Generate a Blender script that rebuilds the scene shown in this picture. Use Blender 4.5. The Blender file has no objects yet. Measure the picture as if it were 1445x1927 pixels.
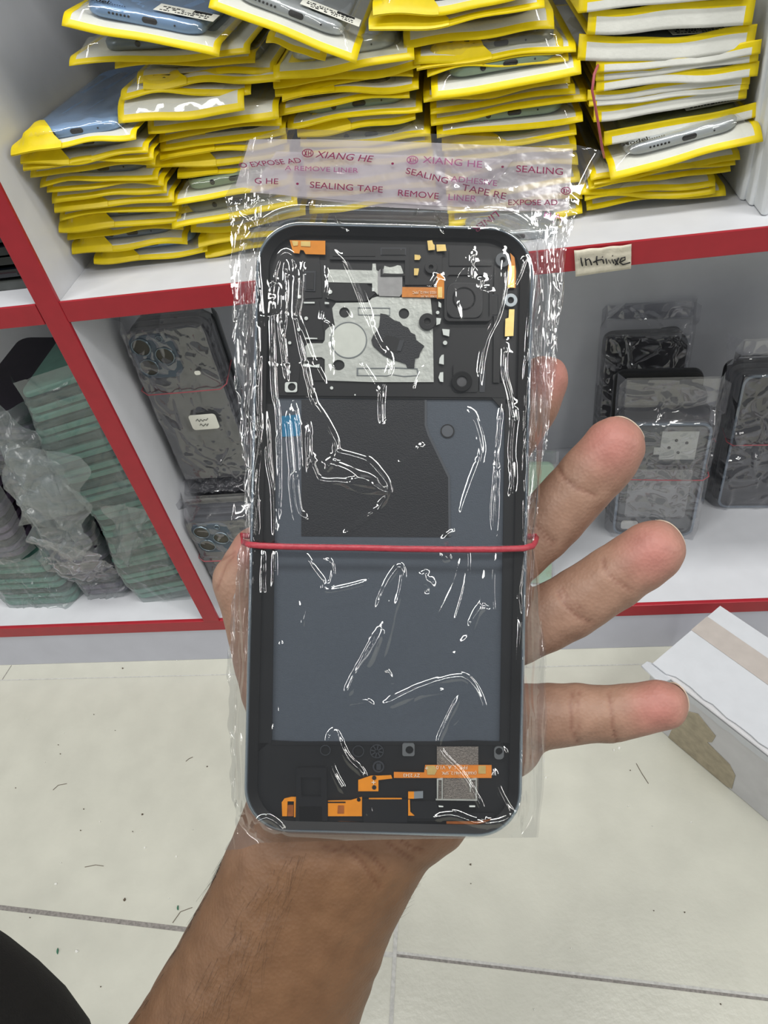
import bpy, bmesh, math, random
import numpy as np
from mathutils import Vector, Matrix, Quaternion
random.seed(7); rng = np.random.default_rng(11)
sc = bpy.context.scene
C = sc.collection
PI = math.pi

# ------------------------------------------------------------------ camera
IW, IH = 1445, 1927
FPX = 1327.4
CAM = Vector((0.32361, -0.46699, 0.69915))
FW = Vector((-0.14042793, 0.70394276, -0.69623601))
RT = Vector((0.98849669, 0.05979246, -0.13892138))
UP = Vector((0.05616303, 0.70773543, 0.70424163))
cd = bpy.data.cameras.new('camera'); cam = bpy.data.objects.new('camera', cd); C.objects.link(cam)
RM = Matrix((RT, UP, -FW)).transposed()
cam.matrix_world = Matrix.Translation(CAM) @ RM.to_4x4()
cd.sensor_fit = 'VERTICAL'; cd.sensor_height = 36.0; cd.lens = 36.0 * FPX / IH
cd.clip_start = 0.01; cd.clip_end = 30
sc.camera = cam

# ------------------------------------------------------------------ world, lamps, exposure
w = bpy.data.worlds.new('shop_light'); sc.world = w; w.use_nodes = True
bg = w.node_tree.nodes['Background']; bg.inputs[0].default_value = (0.90, 0.95, 1.0, 1); bg.inputs[1].default_value = 0.17
def area(name, loc, target, sx, sy, power, col=(1, .985, .95)):
    l = bpy.data.lights.new(name, 'AREA'); l.shape = 'RECTANGLE'; l.size = sx; l.size_y = sy; l.energy = power; l.color = col
    o = bpy.data.objects.new(name, l); C.objects.link(o); o.location = loc
    d = Vector(target) - Vector(loc); o.rotation_euler = d.to_track_quat('-Z', 'Y').to_euler()
    return o
area('ceiling_tube', (-1.0, -1.2, 2.6), (-1.0, -1.2, 0), 1.3, 0.2, 20)
area('ceiling_tube', (0.35, -0.35, 2.6), (0.35, -0.35, 0), 1.5, 0.24, 30)
area('ceiling_tube', (1.7, -1.2, 2.6), (1.7, -1.2, 0), 1.3, 0.2, 20)
area('added_side_light', (-2.2, -1.7, 2.2), (0.3, -.33, 0.56), 0.2, 1.5, 13)  # unseen side lamps, added to draw highlights on the bag's upright folds
area('added_side_light', (-2.4, -0.6, 1.5), (0.3, -.33, 0.56), 0.2, 1.2, 7)
area('added_side_light', (2.8, -1.5, 1.9), (0.3, -.33, 0.56), 0.2, 1.5, 13)
area('added_side_light', (2.4, -0.6, 1.5), (0.3, -.33, 0.56), 0.2, 1.2, 7)
sc.view_settings.view_transform = 'Standard'; sc.view_settings.look = 'None'
sc.view_settings.gamma = 1; sc.view_settings.exposure = 0.03

# ------------------------------------------------------------------ helpers
def ray(px, py):
    return FW + RT * ((px - IW / 2) / FPX) - UP * ((py - IH / 2) / FPX)
def at(px, py, axis, val):                 # the point seen at a pixel that lies on the plane axis = val
    d = ray(px, py); t = (val - CAM[axis]) / d[axis]; return CAM + d * t
D0 = 0.1935
HELD = CAM + FW * D0
HM = Matrix.Translation(HELD) @ RM.to_4x4()
def hp(px, py, D=D0):                      # local coordinates of the held things: metres, z towards the viewer
    return Vector(((px - IW / 2) * D / FPX, (IH / 2 - py) * D / FPX, D0 - D))
def lin(c):
    return tuple(((v / 255) / 12.92 if v / 255 <= .04045 else ((v / 255 + .055) / 1.055) ** 2.4) for v in c)
MATS = {}
def M(name, rgb=(200, 200, 200), rough=.5, metal=0, var=.08, scale=60, bump=0, bscale=300, spec=.5, coat=0):
    if name in MATS: return MATS[name]
    m = bpy.data.materials.new(name); m.use_nodes = True; nt = m.node_tree; b = nt.nodes['Principled BSDF']
    c = lin(rgb)
    tc = nt.nodes.new('ShaderNodeTexCoord'); no = nt.nodes.new('ShaderNodeTexNoise'); no.inputs['Scale'].default_value = scale
    no.inputs['Detail'].default_value = 4
    nt.links.new(tc.outputs['Object'], no.inputs['Vector'])
    cr = nt.nodes.new('ShaderNodeValToRGB'); cr.color_ramp.elements[0].position = .3; cr.color_ramp.elements[1].position = .7
    cr.color_ramp.elements[0].color = (*[v * (1 - var) for v in c], 1); cr.color_ramp.elements[1].color = (*[min(1, v * (1 + var)) for v in c], 1)
    nt.links.new(no.outputs['Fac'], cr.inputs['Fac']); nt.links.new(cr.outputs['Color'], b.inputs['Base Color'])
    b.inputs['Roughness'].default_value = rough; b.inputs['Metallic'].default_value = metal
    b.inputs['Specular IOR Level'].default_value = spec; b.inputs['Coat Weight'].default_value = coat
    if bump:
        n2 = nt.nodes.new('ShaderNodeTexNoise'); n2.inputs['Scale'].default_value = bscale; n2.inputs['Detail'].default_value = 3
        nt.links.new(tc.outputs['Object'], n2.inputs['Vector'])
        bp = nt.nodes.new('ShaderNodeBump'); bp.inputs['Strength'].default_value = bump; bp.inputs['Distance'].default_value = .001
        nt.links.new(n2.outputs['Fac'], bp.inputs['Height']); nt.links.new(bp.outputs['Normal'], b.inputs['Normal'])
    MATS[name] = m; return m
def FILM(name, tint=(1, 1, 1), gloss=1.5, haze=.04, rough=.05, hazecol=(225, 225, 225), bump=.0, bscale=250):
    if name in MATS: return MATS[name]
    m = bpy.data.materials.new(name); m.use_nodes = True; nt = m.node_tree; nt.nodes.clear()
    L = nt.links.new; N = nt.nodes.new
    out = N('ShaderNodeOutputMaterial'); tr = N('ShaderNodeBsdfTransparent'); tr.inputs[0].default_value = (*tint, 1)
    gl = N('ShaderNodeBsdfGlossy'); gl.inputs['Roughness'].default_value = rough
    df = N('ShaderNodeBsdfDiffuse'); df.inputs[0].default_value = (*lin(hazecol), 1)
    tl = N('ShaderNodeBsdfTranslucent'); tl.inputs[0].default_value = (*lin(hazecol), 1)
    ms = N('ShaderNodeMixShader'); ms.inputs[0].default_value = .5; L(df.outputs[0], ms.inputs[1]); L(tl.outputs[0], ms.inputs[2])
    tc = N('ShaderNodeTexCoord'); no = N('ShaderNodeTexNoise'); no.inputs['Scale'].default_value = 35; no.inputs['Detail'].default_value = 3
    L(tc.outputs['Object'], no.inputs['Vector'])
    mm = N('ShaderNodeMath'); mm.operation = 'MULTIPLY'; mm.inputs[1].default_value = haze * 2; L(no.outputs['Fac'], mm.inputs[0])
    m1 = N('ShaderNodeMixShader'); L(mm.outputs[0], m1.inputs[0]); L(tr.outputs[0], m1.inputs[1]); L(ms.outputs[0], m1.inputs[2])
    fr = N('ShaderNodeLayerWeight'); fr.inputs['Blend'].default_value = .5      # same reflectance from both faces of the sheet
    p5 = N('ShaderNodeMath'); p5.operation = 'POWER'; p5.inputs[1].default_value = 5; L(fr.outputs['Facing'], p5.inputs[0])
    ma = N('ShaderNodeMath'); ma.operation = 'MULTIPLY_ADD'; ma.inputs[1].default_value = .93; ma.inputs[2].default_value = .07; L(p5.outputs[0], ma.inputs[0])
    fm = N('ShaderNodeMath'); fm.operation = 'MULTIPLY'; fm.inputs[1].default_value = gloss; fm.use_clamp = True; L(ma.outputs[0], fm.inputs[0])
    m2 = N('ShaderNodeMixShader'); L(fm.outputs[0], m2.inputs[0]); L(m1.outputs[0], m2.inputs[1]); L(gl.outputs[0], m2.inputs[2])
    L(m2.outputs[0], out.inputs[0])
    if bump:
        n2 = N('ShaderNodeTexNoise'); n2.inputs['Scale'].default_value = bscale; L(tc.outputs['Object'], n2.inputs['Vector'])
        bp = N('ShaderNodeBump'); bp.inputs['Strength'].default_value = bump; bp.inputs['Distance'].default_value = .002
        L(n2.outputs['Fac'], bp.inputs['Height']); L(bp.outputs[0], gl.inputs['Normal']); L(bp.outputs[0], fr.inputs['Normal'])
    MATS[name] = m; return m

def tag(o, label=None, cat=None, group=None, kind=None):
    if label: o['label'] = label
    if cat: o['category'] = cat
    if group: o['group'] = group
    if kind: o['kind'] = kind
    return o
def empty(name, mw=None, label=None, cat=None, group=None):
    o = bpy.data.objects.new(name, None); C.objects.link(o); o.empty_display_size = .02
    if mw is not None: o.matrix_world = mw
    return tag(o, label, cat, group)
def mesh(name, vs, fs, mats, parent=None, mi=None, smooth=False, mw=None, label=None):
    me = bpy.data.meshes.new(name); me.from_pydata([tuple(v) for v in vs], [], [tuple(int(i) for i in f) for f in fs])
    for m in (mats if isinstance(mats, (list, tuple)) else [mats]): me.materials.append(m)
    if mi is not None: me.polygons.foreach_set('material_index', np.asarray(mi, dtype=np.int32))
    if smooth: me.polygons.foreach_set('use_smooth', np.ones(len(me.polygons), dtype=bool))
    me.update()
    o = bpy.data.objects.new(name, me); C.objects.link(o)
    if parent is not None: o.parent = parent
    if mw is not None: o.matrix_world = mw
    if label: o['label'] = label
    return o
class MB:                                  # collects simple solids in one mesh
    def __init__(s): s.v = []; s.f = []; s.m = []; s.k = 0
    def add(s, vs, fs):
        n = len(s.v); s.v += [Vector(v) for v in vs]; s.f += [[i + n for i in f] for f in fs]; s.m += [s.k] * len(fs); return s
    def box(s, a, b):
        x0, y0, z0 = a; x1, y1, z1 = b
        return s.add([(x0, y0, z0), (x1, y0, z0), (x1, y1, z0), (x0, y1, z0), (x0, y0, z1), (x1, y0, z1), (x1, y1, z1), (x0, y1, z1)],
                     [(0, 3, 2, 1), (4, 5, 6, 7), (0, 1, 5, 4), (1, 2, 6, 5), (2, 3, 7, 6), (3, 0, 4, 7)])
    def tube(s, pts, r, n=8, flat=1.0, flatdir=None):
        pts = [Vector(p) for p in pts]; rs = r if isinstance(r, (list, tuple)) else [r] * len(pts)
        vs = []; fs = []; up = None
        for i, p in enumerate(pts):
            t = (pts[min(i + 1, len(pts) - 1)] - pts[max(i - 1, 0)]).normalized()
            if flatdir is not None: a = Vector(flatdir); a = (a - t * a.dot(t)).normalized()
            elif up is None: a = t.orthogonal().normalized()
            else: a = (up - t * up.dot(t)).normalized()
            up = a; b = t.cross(a)
            for j in range(n):
                g = 2 * PI * j / n; vs.append(p + a * math.cos(g) * rs[i] * flat + b * math.sin(g) * rs[i])
        for i in range(len(pts) - 1):
            for j in range(n): fs.append((i * n + j, i * n + (j + 1) % n, (i + 1) * n + (j + 1) % n, (i + 1) * n + j))
        fs.append(tuple(reversed(range(n)))); fs.append(tuple(range((len(pts) - 1) * n, len(pts) * n)))
        return s.add(vs, fs)
    def loft(s, rings, closed=True, caps=True):
        n = len(rings[0]); vs = [p for r in rings for p in r]; fs = []
        for i in range(len(rings) - 1):
            for j in range(n if closed else n - 1): fs.append((i * n + j, i * n + (j + 1) % n, (i + 1) * n + (j + 1) % n, (i + 1) * n + j))
        if caps: fs.append(tuple(reversed(range(n)))); fs.append(tuple(range((len(rings) - 1) * n, len(rings) * n)))
        return s.add(vs, fs)
    def build(s, name, mats, parent=None, smooth=False, mw=None, label=None):
        return mesh(name, s.v, s.f, mats, parent, s.m, smooth, mw, label)
def rrect(x0, y0, x1, y1, r, n=6):
    p = []
    for cx, cy, a in ((x1 - r, y1 - r, 0), (x0 + r, y1 - r, 90), (x0 + r, y0 + r, 180), (x1 - r, y0 + r, 270)):
        for i in range(n + 1):
            g = math.radians(a + 90 * i / n); p.append((cx + r * math.cos(g), cy + r * math.sin(g)))
    return p
def circ(cx, cy, r, n=24, ry=None): return [(cx + r * math.cos(2 * PI * i / n), cy + (ry or r) * math.sin(2 * PI * i / n)) for i in range(n)]
def curve_mesh(loops, ext, bev=0):         # filled 2D outlines (inner loops are holes), extruded both ways by ext
    cu = bpy.data.curves.new('c', 'CURVE'); cu.dimensions = '2D'; cu.fill_mode = 'BOTH'; cu.extrude = ext; cu.bevel_depth = bev
    for lp in loops:
        sp = cu.splines.new('POLY'); sp.points.add(len(lp) - 1)
        for p, q in zip(sp.points, lp): p.co = (q[0], q[1], 0, 1)
        sp.use_cyclic_u = True
    o = bpy.data.objects.new('c', cu); C.objects.link(o)
    me = bpy.data.meshes.new_from_object(o.evaluated_get(bpy.context.evaluated_depsgraph_get()))
    bpy.data.objects.remove(o); bpy.data.curves.remove(cu); return me
def plate(name, loops, D, th, mat, parent, label=None, bev=0, mw=None):
    """held-phone part: outlines in photograph pixels at distance D from the viewer, th metres thick away from the viewer"""
    k = D / FPX
    loc = [[((x - IW / 2) * k, (IH / 2 - y) * k) for x, y in lp] for lp in loops]
    me = curve_mesh(loc, th / 2, bev); me.transform(Matrix.Translation((0, 0, D0 - D - th / 2)))
    me.name = name; me.materials.clear(); me.materials.append(mat)
    o = bpy.data.objects.new(name, me); C.objects.link(o); o.parent = parent
    if label: o['label'] = label
    return o
def text(name, s, size, mat, parent, M4, ext=.00002, shear=0, xs=1.0, bold=0, label=None):
    cu = bpy.data.curves.new('t', 'FONT'); cu.body = s; cu.size = size; cu.extrude = ext; cu.align_x = 'LEFT'; cu.shear = shear; cu.offset = bold
    o = bpy.data.objects.new('t', cu); C.objects.link(o)
    me = bpy.data.meshes.new_from_object(o.evaluated_get(bpy.context.evaluated_depsgraph_get()))
    bpy.data.objects.remove(o); bpy.data.curves.remove(cu)
    me.transform(Matrix.Diagonal((xs, 1, 1, 1))); me.transform(M4); me.name = name; me.materials.clear(); me.materials.append(mat)
    o = bpy.data.objects.new(name, me); C.objects.link(o)
    if parent is not None: o.parent = parent
    if label: o['label'] = label
    return o
def grid_faces(nu, nv):
    i = np.arange(nv - 1)[:, None] * nu + np.arange(nu - 1)[None, :]
    return np.stack([i, i + 1, i + nu + 1, i + nu], -1).reshape(-1, 4)
def crinkle(X, Y, amp, n=40, size=.02, seed=0, sharp=1.0):   # random folded-film heights over a plane, metres
    r = np.random.default_rng(seed); H = np.zeros_like(X)
    x0, x1, y0, y1 = X.min(), X.max(), Y.min(), Y.max()
    for k in range(n):
        cx, cy = r.uniform(x0, x1), r.uniform(y0, y1); a = r.uniform(0, PI); L = size * r.uniform(.6, 2.2); wd = size * r.uniform(.06, .22)
        dx, dy = X - cx, Y - cy; u = dx * np.cos(a) + dy * np.sin(a); v = -dx * np.sin(a) + dy * np.cos(a) + .15 * np.sin(u / L * 3) * L
        H += r.uniform(-1, 1) * np.exp(-(u / L) ** 2) * np.exp(-np.abs(v / wd) ** 1.3 * sharp)
    return H * amp

# ------------------------------------------------------------------ shell of the place: floor
white = M('white_laminate', (208, 210, 215), .35, var=.03, scale=40)
white2 = M('white_laminate_base', (196, 198, 210), .4, var=.03, scale=30)
red = M('red_edge_tape', (162, 34, 46), .38, var=.06, scale=70)
tile = M('cream_floor_tile', (196, 196, 184), .32, var=.05, scale=25, bump=.25, bscale=180)
grout = M('grey_grout', (134, 130, 126), .9, var=.3, scale=400)
groutl = M('pale_grout', (190, 190, 186), .9, var=.15, scale=300)
f = MB()
f.add([(-2, -2, 0), (3, -2, 0), (3, .6, 0), (-2, .6, 0)], [(0, 1, 2, 3)])
f.k = 1
def fl(px, py): return at(px, py, 2, 0.0)
a, b = Vector((-.165, -.278, 0)), Vector((.523, -.329, 0)); d = (b - a).normalized(); nrm = Vector((-d.y, d.x, 0))
def strip(p, q, wd, k, z=.0003):
    t = (q - p).normalized(); n = Vector((-t.y, t.x, 0)) * wd / 2; f.k = k
    f.add([p - n + Vector((0, 0, z)), q - n + Vector((0, 0, z)), q + n + Vector((0, 0, z)), p + n + Vector((0, 0, z))], [(0, 1, 2, 3)])
strip(a - d * 1.2, a + d * .215, .0042, 1)
g0 = Vector((.2235, -.3075, 0)); strip(a + d * .215, g0, .0042, 2)
strip(g0, g0 + d * .9, .0022, 1); strip(g0 + Vector((0, .0018, 0)), g0 + Vector((0, .0018, 0)) + d * .5, .003, 2, .0002)
strip(g0 + Vector((.006, .4, 0)), g0 - Vector((.006, .7, 0)), .0034, 2, .0004)
strip(Vector((-2, -.0215, 0)), Vector((3, -.0215, 0)), .0012, 2); strip(Vector((-.284, 0, 0)), Vector((-.287, -.021, 0)), .0008, 1)
fo = f.build('floor', [tile, grout, groutl]); tag(fo, kind='structure')

# ------------------------------------------------------------------ the display shelf
ZT, ZB, LT, LB = .4763, .4596, .0776, .0608
XL, XR, DEP = 0.0, .018, .262
shelf = empty('display_shelf', Matrix.Translation((0, 0, 0)), 'white laminate shelf unit with red edges standing on the cream tiled floor', 'shelf')
def sbox(name, a, b, m, lab=None):
    o = MB().box(a, b).build(name, m, shelf, label=lab)
    bv = o.modifiers.new('b', 'BEVEL'); bv.width = .0006; bv.segments = 2; return o
X0, X1 = -.75, 1.25
sbox('shelf_board', (XR, .0012, ZB), (X1, DEP, ZT), white)
sbox('shelf_board', (X0, .0012, ZB - .0), (XL, DEP, ZT - .0), white)
sbox('bottom_board', (X0, .0012, LB), (X1, DEP, LT), white)
sbox('plinth', (X0, .0008, 0), (X1, .018, LB), white2)
sbox('divider', (XL, .0012, LT), (XR, DEP, 1.3), white)
sbox('back_panel', (X0, DEP, 0), (X1, DEP + .01, 1.3), white)
sbox('side_panel', (X1, .0, 0), (X1 + .018, DEP + .01, 1.3), white)
sbox('side_panel', (X0 - .018, .0, 0), (X0, DEP + .01, 1.3), white)
sbox('shelf_board', (X0, .0012, .86), (X1, DEP, .877), white)
E_ = 'glossy red edge tape'
sbox('edge_tape', (XR + .0004, -.0002, ZB), (X1, .0022, ZT + .0003), red, E_)
sbox('edge_tape', (X0, -.0002, ZB), (XL - .0008, .0022, ZT + .0003), red, E_)
sbox('edge_tape', (X0, -.0002, LB), (X1, .0045, LT + .0004), red, E_)
sbox('edge_tape', (XL, -.0006, LT), (XR + .0004, .003, 1.3), red, E_)

# shelf tag with handwriting, stuck on the red edge
lab = empty('shelf_tag', Matrix.Translation(at(1085, 515, 1, -.0016)), 'crumpled cream paper tag handwritten in black, taped on red shelf edge', 'tag')
P4 = [at(1080, 471, 1, -.0012), at(1188, 459, 1, -.0012), at(1187, 505, 1, -.0012), at(1083, 520, 1, -.0012)]
nu, nv = 20, 10; vs = []
for j in range(nv):
    for i in range(nu):
        u, v = i / (nu - 1), j / (nv - 1)
        p = P4[0].lerp(P4[1], u).lerp(P4[3].lerp(P4[2], u), v)
        p.y -= .0005 * math.sin(u * 17 + v * 3) * (1 - v) + .0006 * abs(math.sin(v * 9 + u)) ; vs.append(p - lab.location)
o = mesh('paper', vs, grid_faces(nu, nv), M('aged_paper', (214, 208, 190), .7, var=.14, scale=150, bump=.3), lab, smooth=True)
so = o.modifiers.new('s', 'SOLIDIFY'); so.thickness = .0002
ink = M('black_ink', (18, 18, 20), .5)
strokes = [[(1093, 485), (1094, 493), (1096, 501)], [(1101, 486), (1103, 500)], [(1102, 490), (1108, 487), (1111, 492), (1113, 499)],
           [(1123, 482), (1122, 492), (1124, 499)], [(1116, 494), (1124, 490), (1133, 488)], [(1134, 488), (1136, 496)], [(1133, 483), (1134, 484)],
           [(1140, 487), (1142, 497), (1145, 489), (1149, 496), (1151, 488), (1155, 496)], [(1152, 481), (1153, 482)], [(1156, 488), (1163, 498)], [(1164, 485), (1158, 499)],
           [(1168, 493), (1176, 489), (1176, 484), (1169, 486), (1166, 494), (1172, 498), (1186, 494)]]
m = MB()
for s in strokes: m.tube([at(x, y, 1, -.0026) - lab.location for x, y in s], .00055, 6, .4, (0, 1, 0))
m.build('handwriting', ink, lab, smooth=True)

# ------------------------------------------------------------------ parcel pouches with phone covers
yel = M('yellow_border', (240, 214, 0), .42, var=.05, scale=120, bump=.1)
paper = M('white_pouch_backing', (226, 227, 220), .5, var=.04, scale=90, bump=.2, bscale=500)
film = FILM('pouch_film', (1, 1, .985), .9, .04, .07, bump=.12, bscale=60)
film_dirty = FILM('pouch_film_dull', (.98, .98, .93), .8, .16, .15, (205, 205, 180), bump=.12, bscale=60)
dark = M('black_hole', (12, 12, 13), .6)
blk = M('black_print', (20, 20, 22), .5)
sticker = M('white_sticker', (236, 236, 226), .5, var=.03)
COV = {'blue': M('cover_ice_blue', (128, 160, 200), .25, .2), 'slate': M('cover_slate', (92, 106, 118), .28, .2), 'silver': M('cover_silver', (176, 182, 186), .25, .3),
       'grey': M('cover_grey', (128, 130, 118), .3, .2), 'green': M('cover_sage', (138, 160, 136), .28, .1), 'dark': M('cover_black', (34, 36, 38), .25), 'olive': M('cover_olive', (122, 124, 82), .3)}
LOOK = {'blue': 'ice blue', 'slate': 'slate blue', 'silver': 'silver', 'grey': 'grey', 'green': 'sage green', 'dark': 'black', 'olive': 'olive grey'}
def pouch(L, R, kind, cov, curl, label, group, length=.185, dr=None, amp=.002, seed=0, txt=False, stick=False, detail=1, pitch=0):
    r = random.Random(seed); L = Vector(L); R = Vector(R)
    X = (R - L).normalized(); wdt = (R - L).length
    Y = Vector((0, 0, 1)).cross(X).normalized(); Z = X.cross(Y).normalized()
    if pitch:
        Y, Z = (Y * math.cos(pitch) + Z * math.sin(pitch)), (Z * math.cos(pitch) - Y * math.sin(pitch))
    mw = Matrix((X, Y, Z)).transposed().to_4x4(); mw.translation = L
    root = empty('cover_pouch', mw, label, 'packaged phone cover', group)
    B = .0043 if curl > 0 else .0050
    LR_ = max(.0105, -curl * 1.35) if curl < 0 else .022      # length of an upturned rim
    us = [0, B / wdt] + [B / wdt + (1 - 2 * B / wdt) * i / 22 for i in range(1, 22)] + [1 - B / wdt, 1]
    vv = [0, .0018, .0036, B, .0075, .010, .014, .018, .022, .026, .032, .045, .065, .1, .14, length - B, length]
    if curl < 0: vv = [0, .0017, .0034, B] + [B + (LR_ - B) * k / 5 for k in range(1, 6)] + [LR_ + k for k in (.003, .006, .010, .02, .04, .08)] + [length - B, length]
    ph = [r.uniform(0, 6.28) for _ in range(4)]; fr = [r.uniform(2.5, 4.5), r.uniform(6, 9), r.uniform(10, 15), 0]
    d = dr if dr is not None else r.uniform(.0038, .0058)
    def wave(u, v):
        e = math.exp(-v / .03); base = math.sin(fr[0] * u + ph[0]) + .5 * math.sin(fr[1] * u + ph[1]) + .2 * math.sin(fr[2] * u + ph[2])
        e0 = math.sin(ph[0]) + .5 * math.sin(ph[1]) + .2 * math.sin(ph[2]); e1 = math.sin(fr[0] + ph[0]) + .5 * math.sin(fr[1] + ph[1]) + .2 * math.sin(fr[2] + ph[2])
        return amp * (base - e0 * (1 - u) - e1 * u) * e
    def zb(u, v):
        s = min(1, v / max(.011, d * 2)); s = s * (2 - s)
        if curl > 0: return d * s + wave(u, v)
        return wave(u, v) + (-curl) * max(0, 1 - v / LR_)
    def yb(u, v):
        if curl > 0: return v * .75 if v < .010 else v - .0025
        return v - LR_ if v >= LR_ else (LR_ - v) * .22
    vs = [(u * wdt, yb(u, v), zb(u, v)) for v in vv for u in us]
    nu, nv = len(us), len(vv); fs = grid_faces(nu, nv)
    mi = [0 if (u in (0, nu - 2) or v < 3 or v == nv - 2) else 1 for v in range(nv - 1) for u in range(nu - 1)]
    bs = mesh('backing_sheet', vs, fs, [yel, paper], root, mi, True)
    so = bs.modifiers.new('s', 'SOLIDIFY'); so.thickness = .0004; so.offset = -1
    has = cov is not None
    T = .0068
    cx0, cx1 = max(.012, wdt / 2 - .037) / wdt, 1 - max(.012, wdt / 2 - .037) / wdt
    yf = .0066 if curl > 0 else .003
    def zt(u, v):
        a = min(1, max(0, (min(u, 1 - u) * wdt - B) / .010)); b = min(1, max(0, (v - (B if curl > 0 else LR_ + .001)) / .0055)); e = min(1, max(0, (length - B - v) / .02))
        k = (a * a * (3 - 2 * a)) * (b * b * (3 - 2 * b)) * (e * e * (3 - 2 * e))
        return zb(u, v) + .0003 + (T + .0006 if has else .0015) * k + (.0006 * math.sin(u * 31 + v * 260 + ph[1]) * k)
    if curl > 0 or has:
        vs = [(u * wdt, yb(u, v), zt(u, v)) for v in vv for u in us]
        fl_ = [f_ for f_, (v_, u_) in zip(fs, [(v, u) for v in range(nv - 1) for u in range(nu - 1)]) if (3 if curl > 0 else 8) <= v_ < nv - 2 and 0 < u_ < nu - 2]
        mesh('clear_film', vs, fl_, film if kind != 'dull' else film_dirty, root, None, True)
    if kind == 'Y':
        k = r.uniform(.32, .5); vs = []; n = 12; rows = [0, .002, .004, .007, .010, .014, .018, .024, .032]
        for v in rows:
            ue = k - .22 * v / .032 if v > .004 else k
            for i in range(n): u = ue * i / (n - 1); vs.append((u * wdt, yb(u, v), zt(u, v) + .0003))
        mesh('yellow_flap', vs, grid_faces(n, len(rows)), yel, root, None, True)
    if has:
        cm = COV[cov]; x0, x1 = cx0 * wdt, cx1 * wdt; base = (d if curl > 0 else 0) + .0006
        ring = rrect(x0, yf, x1, min(length - .008, yf + .155), .011, 5)
        rings = []
        for q, (ins, z) in enumerate(((.0012, 0), (0, .0012), (0, T - .002), (.001, T - .0006), (.003, T))):
            cxm, cym = (x0 + x1) / 2, yf + .0775
            rings.append([(cxm + (x - cxm) * (1 - ins / .037), cym + (y - cym) * (1 - ins / .0775), base + z) for x, y in ring])
        c = MB().loft(rings).build('phone_cover', cm, root, True)
        em = c.modifiers.new('e', 'EDGE_SPLIT'); em.split_angle = math.radians(50)
        if detail:
            m = MB(); xm = (x0 + x1) / 2 + .004; zc = base + T * .5
            def slot(xa, wd, hd):
                m.loft([[(xa + p[0], yf + yy, zc + p[1]) for p in rrect(-wd / 2, -hd / 2, wd / 2, hd / 2, hd / 2.02, 4)] for yy in (.001, -.0004)])
            slot(xm, .009, .0032); slot(xm + .015, .0011, .0011)
            if detail == 2:
                for q in range(6): slot(xm - .024 + q * .0023, .0013, .0013)
            else: slot(xm - .017, .0036, .0036)
            m.build('port_cutout', dark, c, True)
    if stick and has:
        zz = base + T + .0012; xm = wdt * .55
        st = MB().box((xm, yf + .006, zz), (xm + .036, yf + .024, zz + .0002)).build('address_sticker', sticker, root)
        m = MB()
        for q in range(3):
            x = xm + .003
            while x < xm + .032:
                wq = r.uniform(.0006, .0022); 
                if r.random() < .8: m.box((x, yf + .0085 + q * .0042, zz + .0002), (x + wq, yf + .0085 + q * .0042 + r.uniform(.0014, .0026), zz + .0003))
                x += wq + .0007
        m.box((xm + .021, yf + .0185, zz + .0002), (xm + .032, yf + .0232, zz + .0003))
        m.build('printed_marks', blk, st)
    if txt:
        R4 = Matrix.Translation((wdt * .1, .0088, zb(.2, .015) + T + .0016)) @ Matrix.Rotation(math.radians(10), 4, 'X')
        if not has: R4 = Matrix.Translation((wdt * .12, .0105, zb(.2, .01) + .0026)) @ Matrix.Rotation(math.radians(10), 4, 'X')
        text('printed_text', 'Model:......', .0058, blk, root, R4, xs=1.15, bold=.0001)
    return root

ORD = ['topmost', 'second', 'third', 'fourth', 'fifth', 'sixth', 'seventh', 'eighth', 'ninth', 'tenth', 'eleventh', 'twelfth', 'thirteenth',
       'fourteenth', 'fifteenth', 'sixteenth', 'seventeenth', 'eighteenth', 'nineteenth', 'twentieth']
def column(rows, y_top, y_bot, where, cut, seed0, wh=None):
    n = len(rows)
    for i, q in enumerate(rows):
        x0, y0, x1, y1 = q[:4]; kind, cov, curl = q[4:7]; opt = q[7] if len(q) > 7 else {}
        y = y_top + (y_bot - y_top) * i / max(1, n - 1) + random.Random(seed0 + i).uniform(-.0015, .0015)
        y = opt.pop('y', y)
        L, R = at(x0, y0, 1, y), at(x1, y1, 1, y)
        look = {'W': 'showing white paper backing', 'Y': 'with a wide yellow corner', 'C': 'under clear film', 'dull': 'under dull clear film'}[kind]
        base = ('yellow-edged pouch with upturned white rim' if curl < 0 else 'yellow-edged pouch %s' % look)
        if cov and curl > 0: base = 'yellow-edged pouch of a %s phone cover' % LOOK[cov]
        pos = ORD[i] + ('' if i == 0 else ' from top')
        if i == n - 1: pos = 'lowest'
        pouch(L, R, kind, cov, curl, '%s, %s, %s' % (base, pos, where), cut, seed=seed0 + i, **opt)

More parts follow.
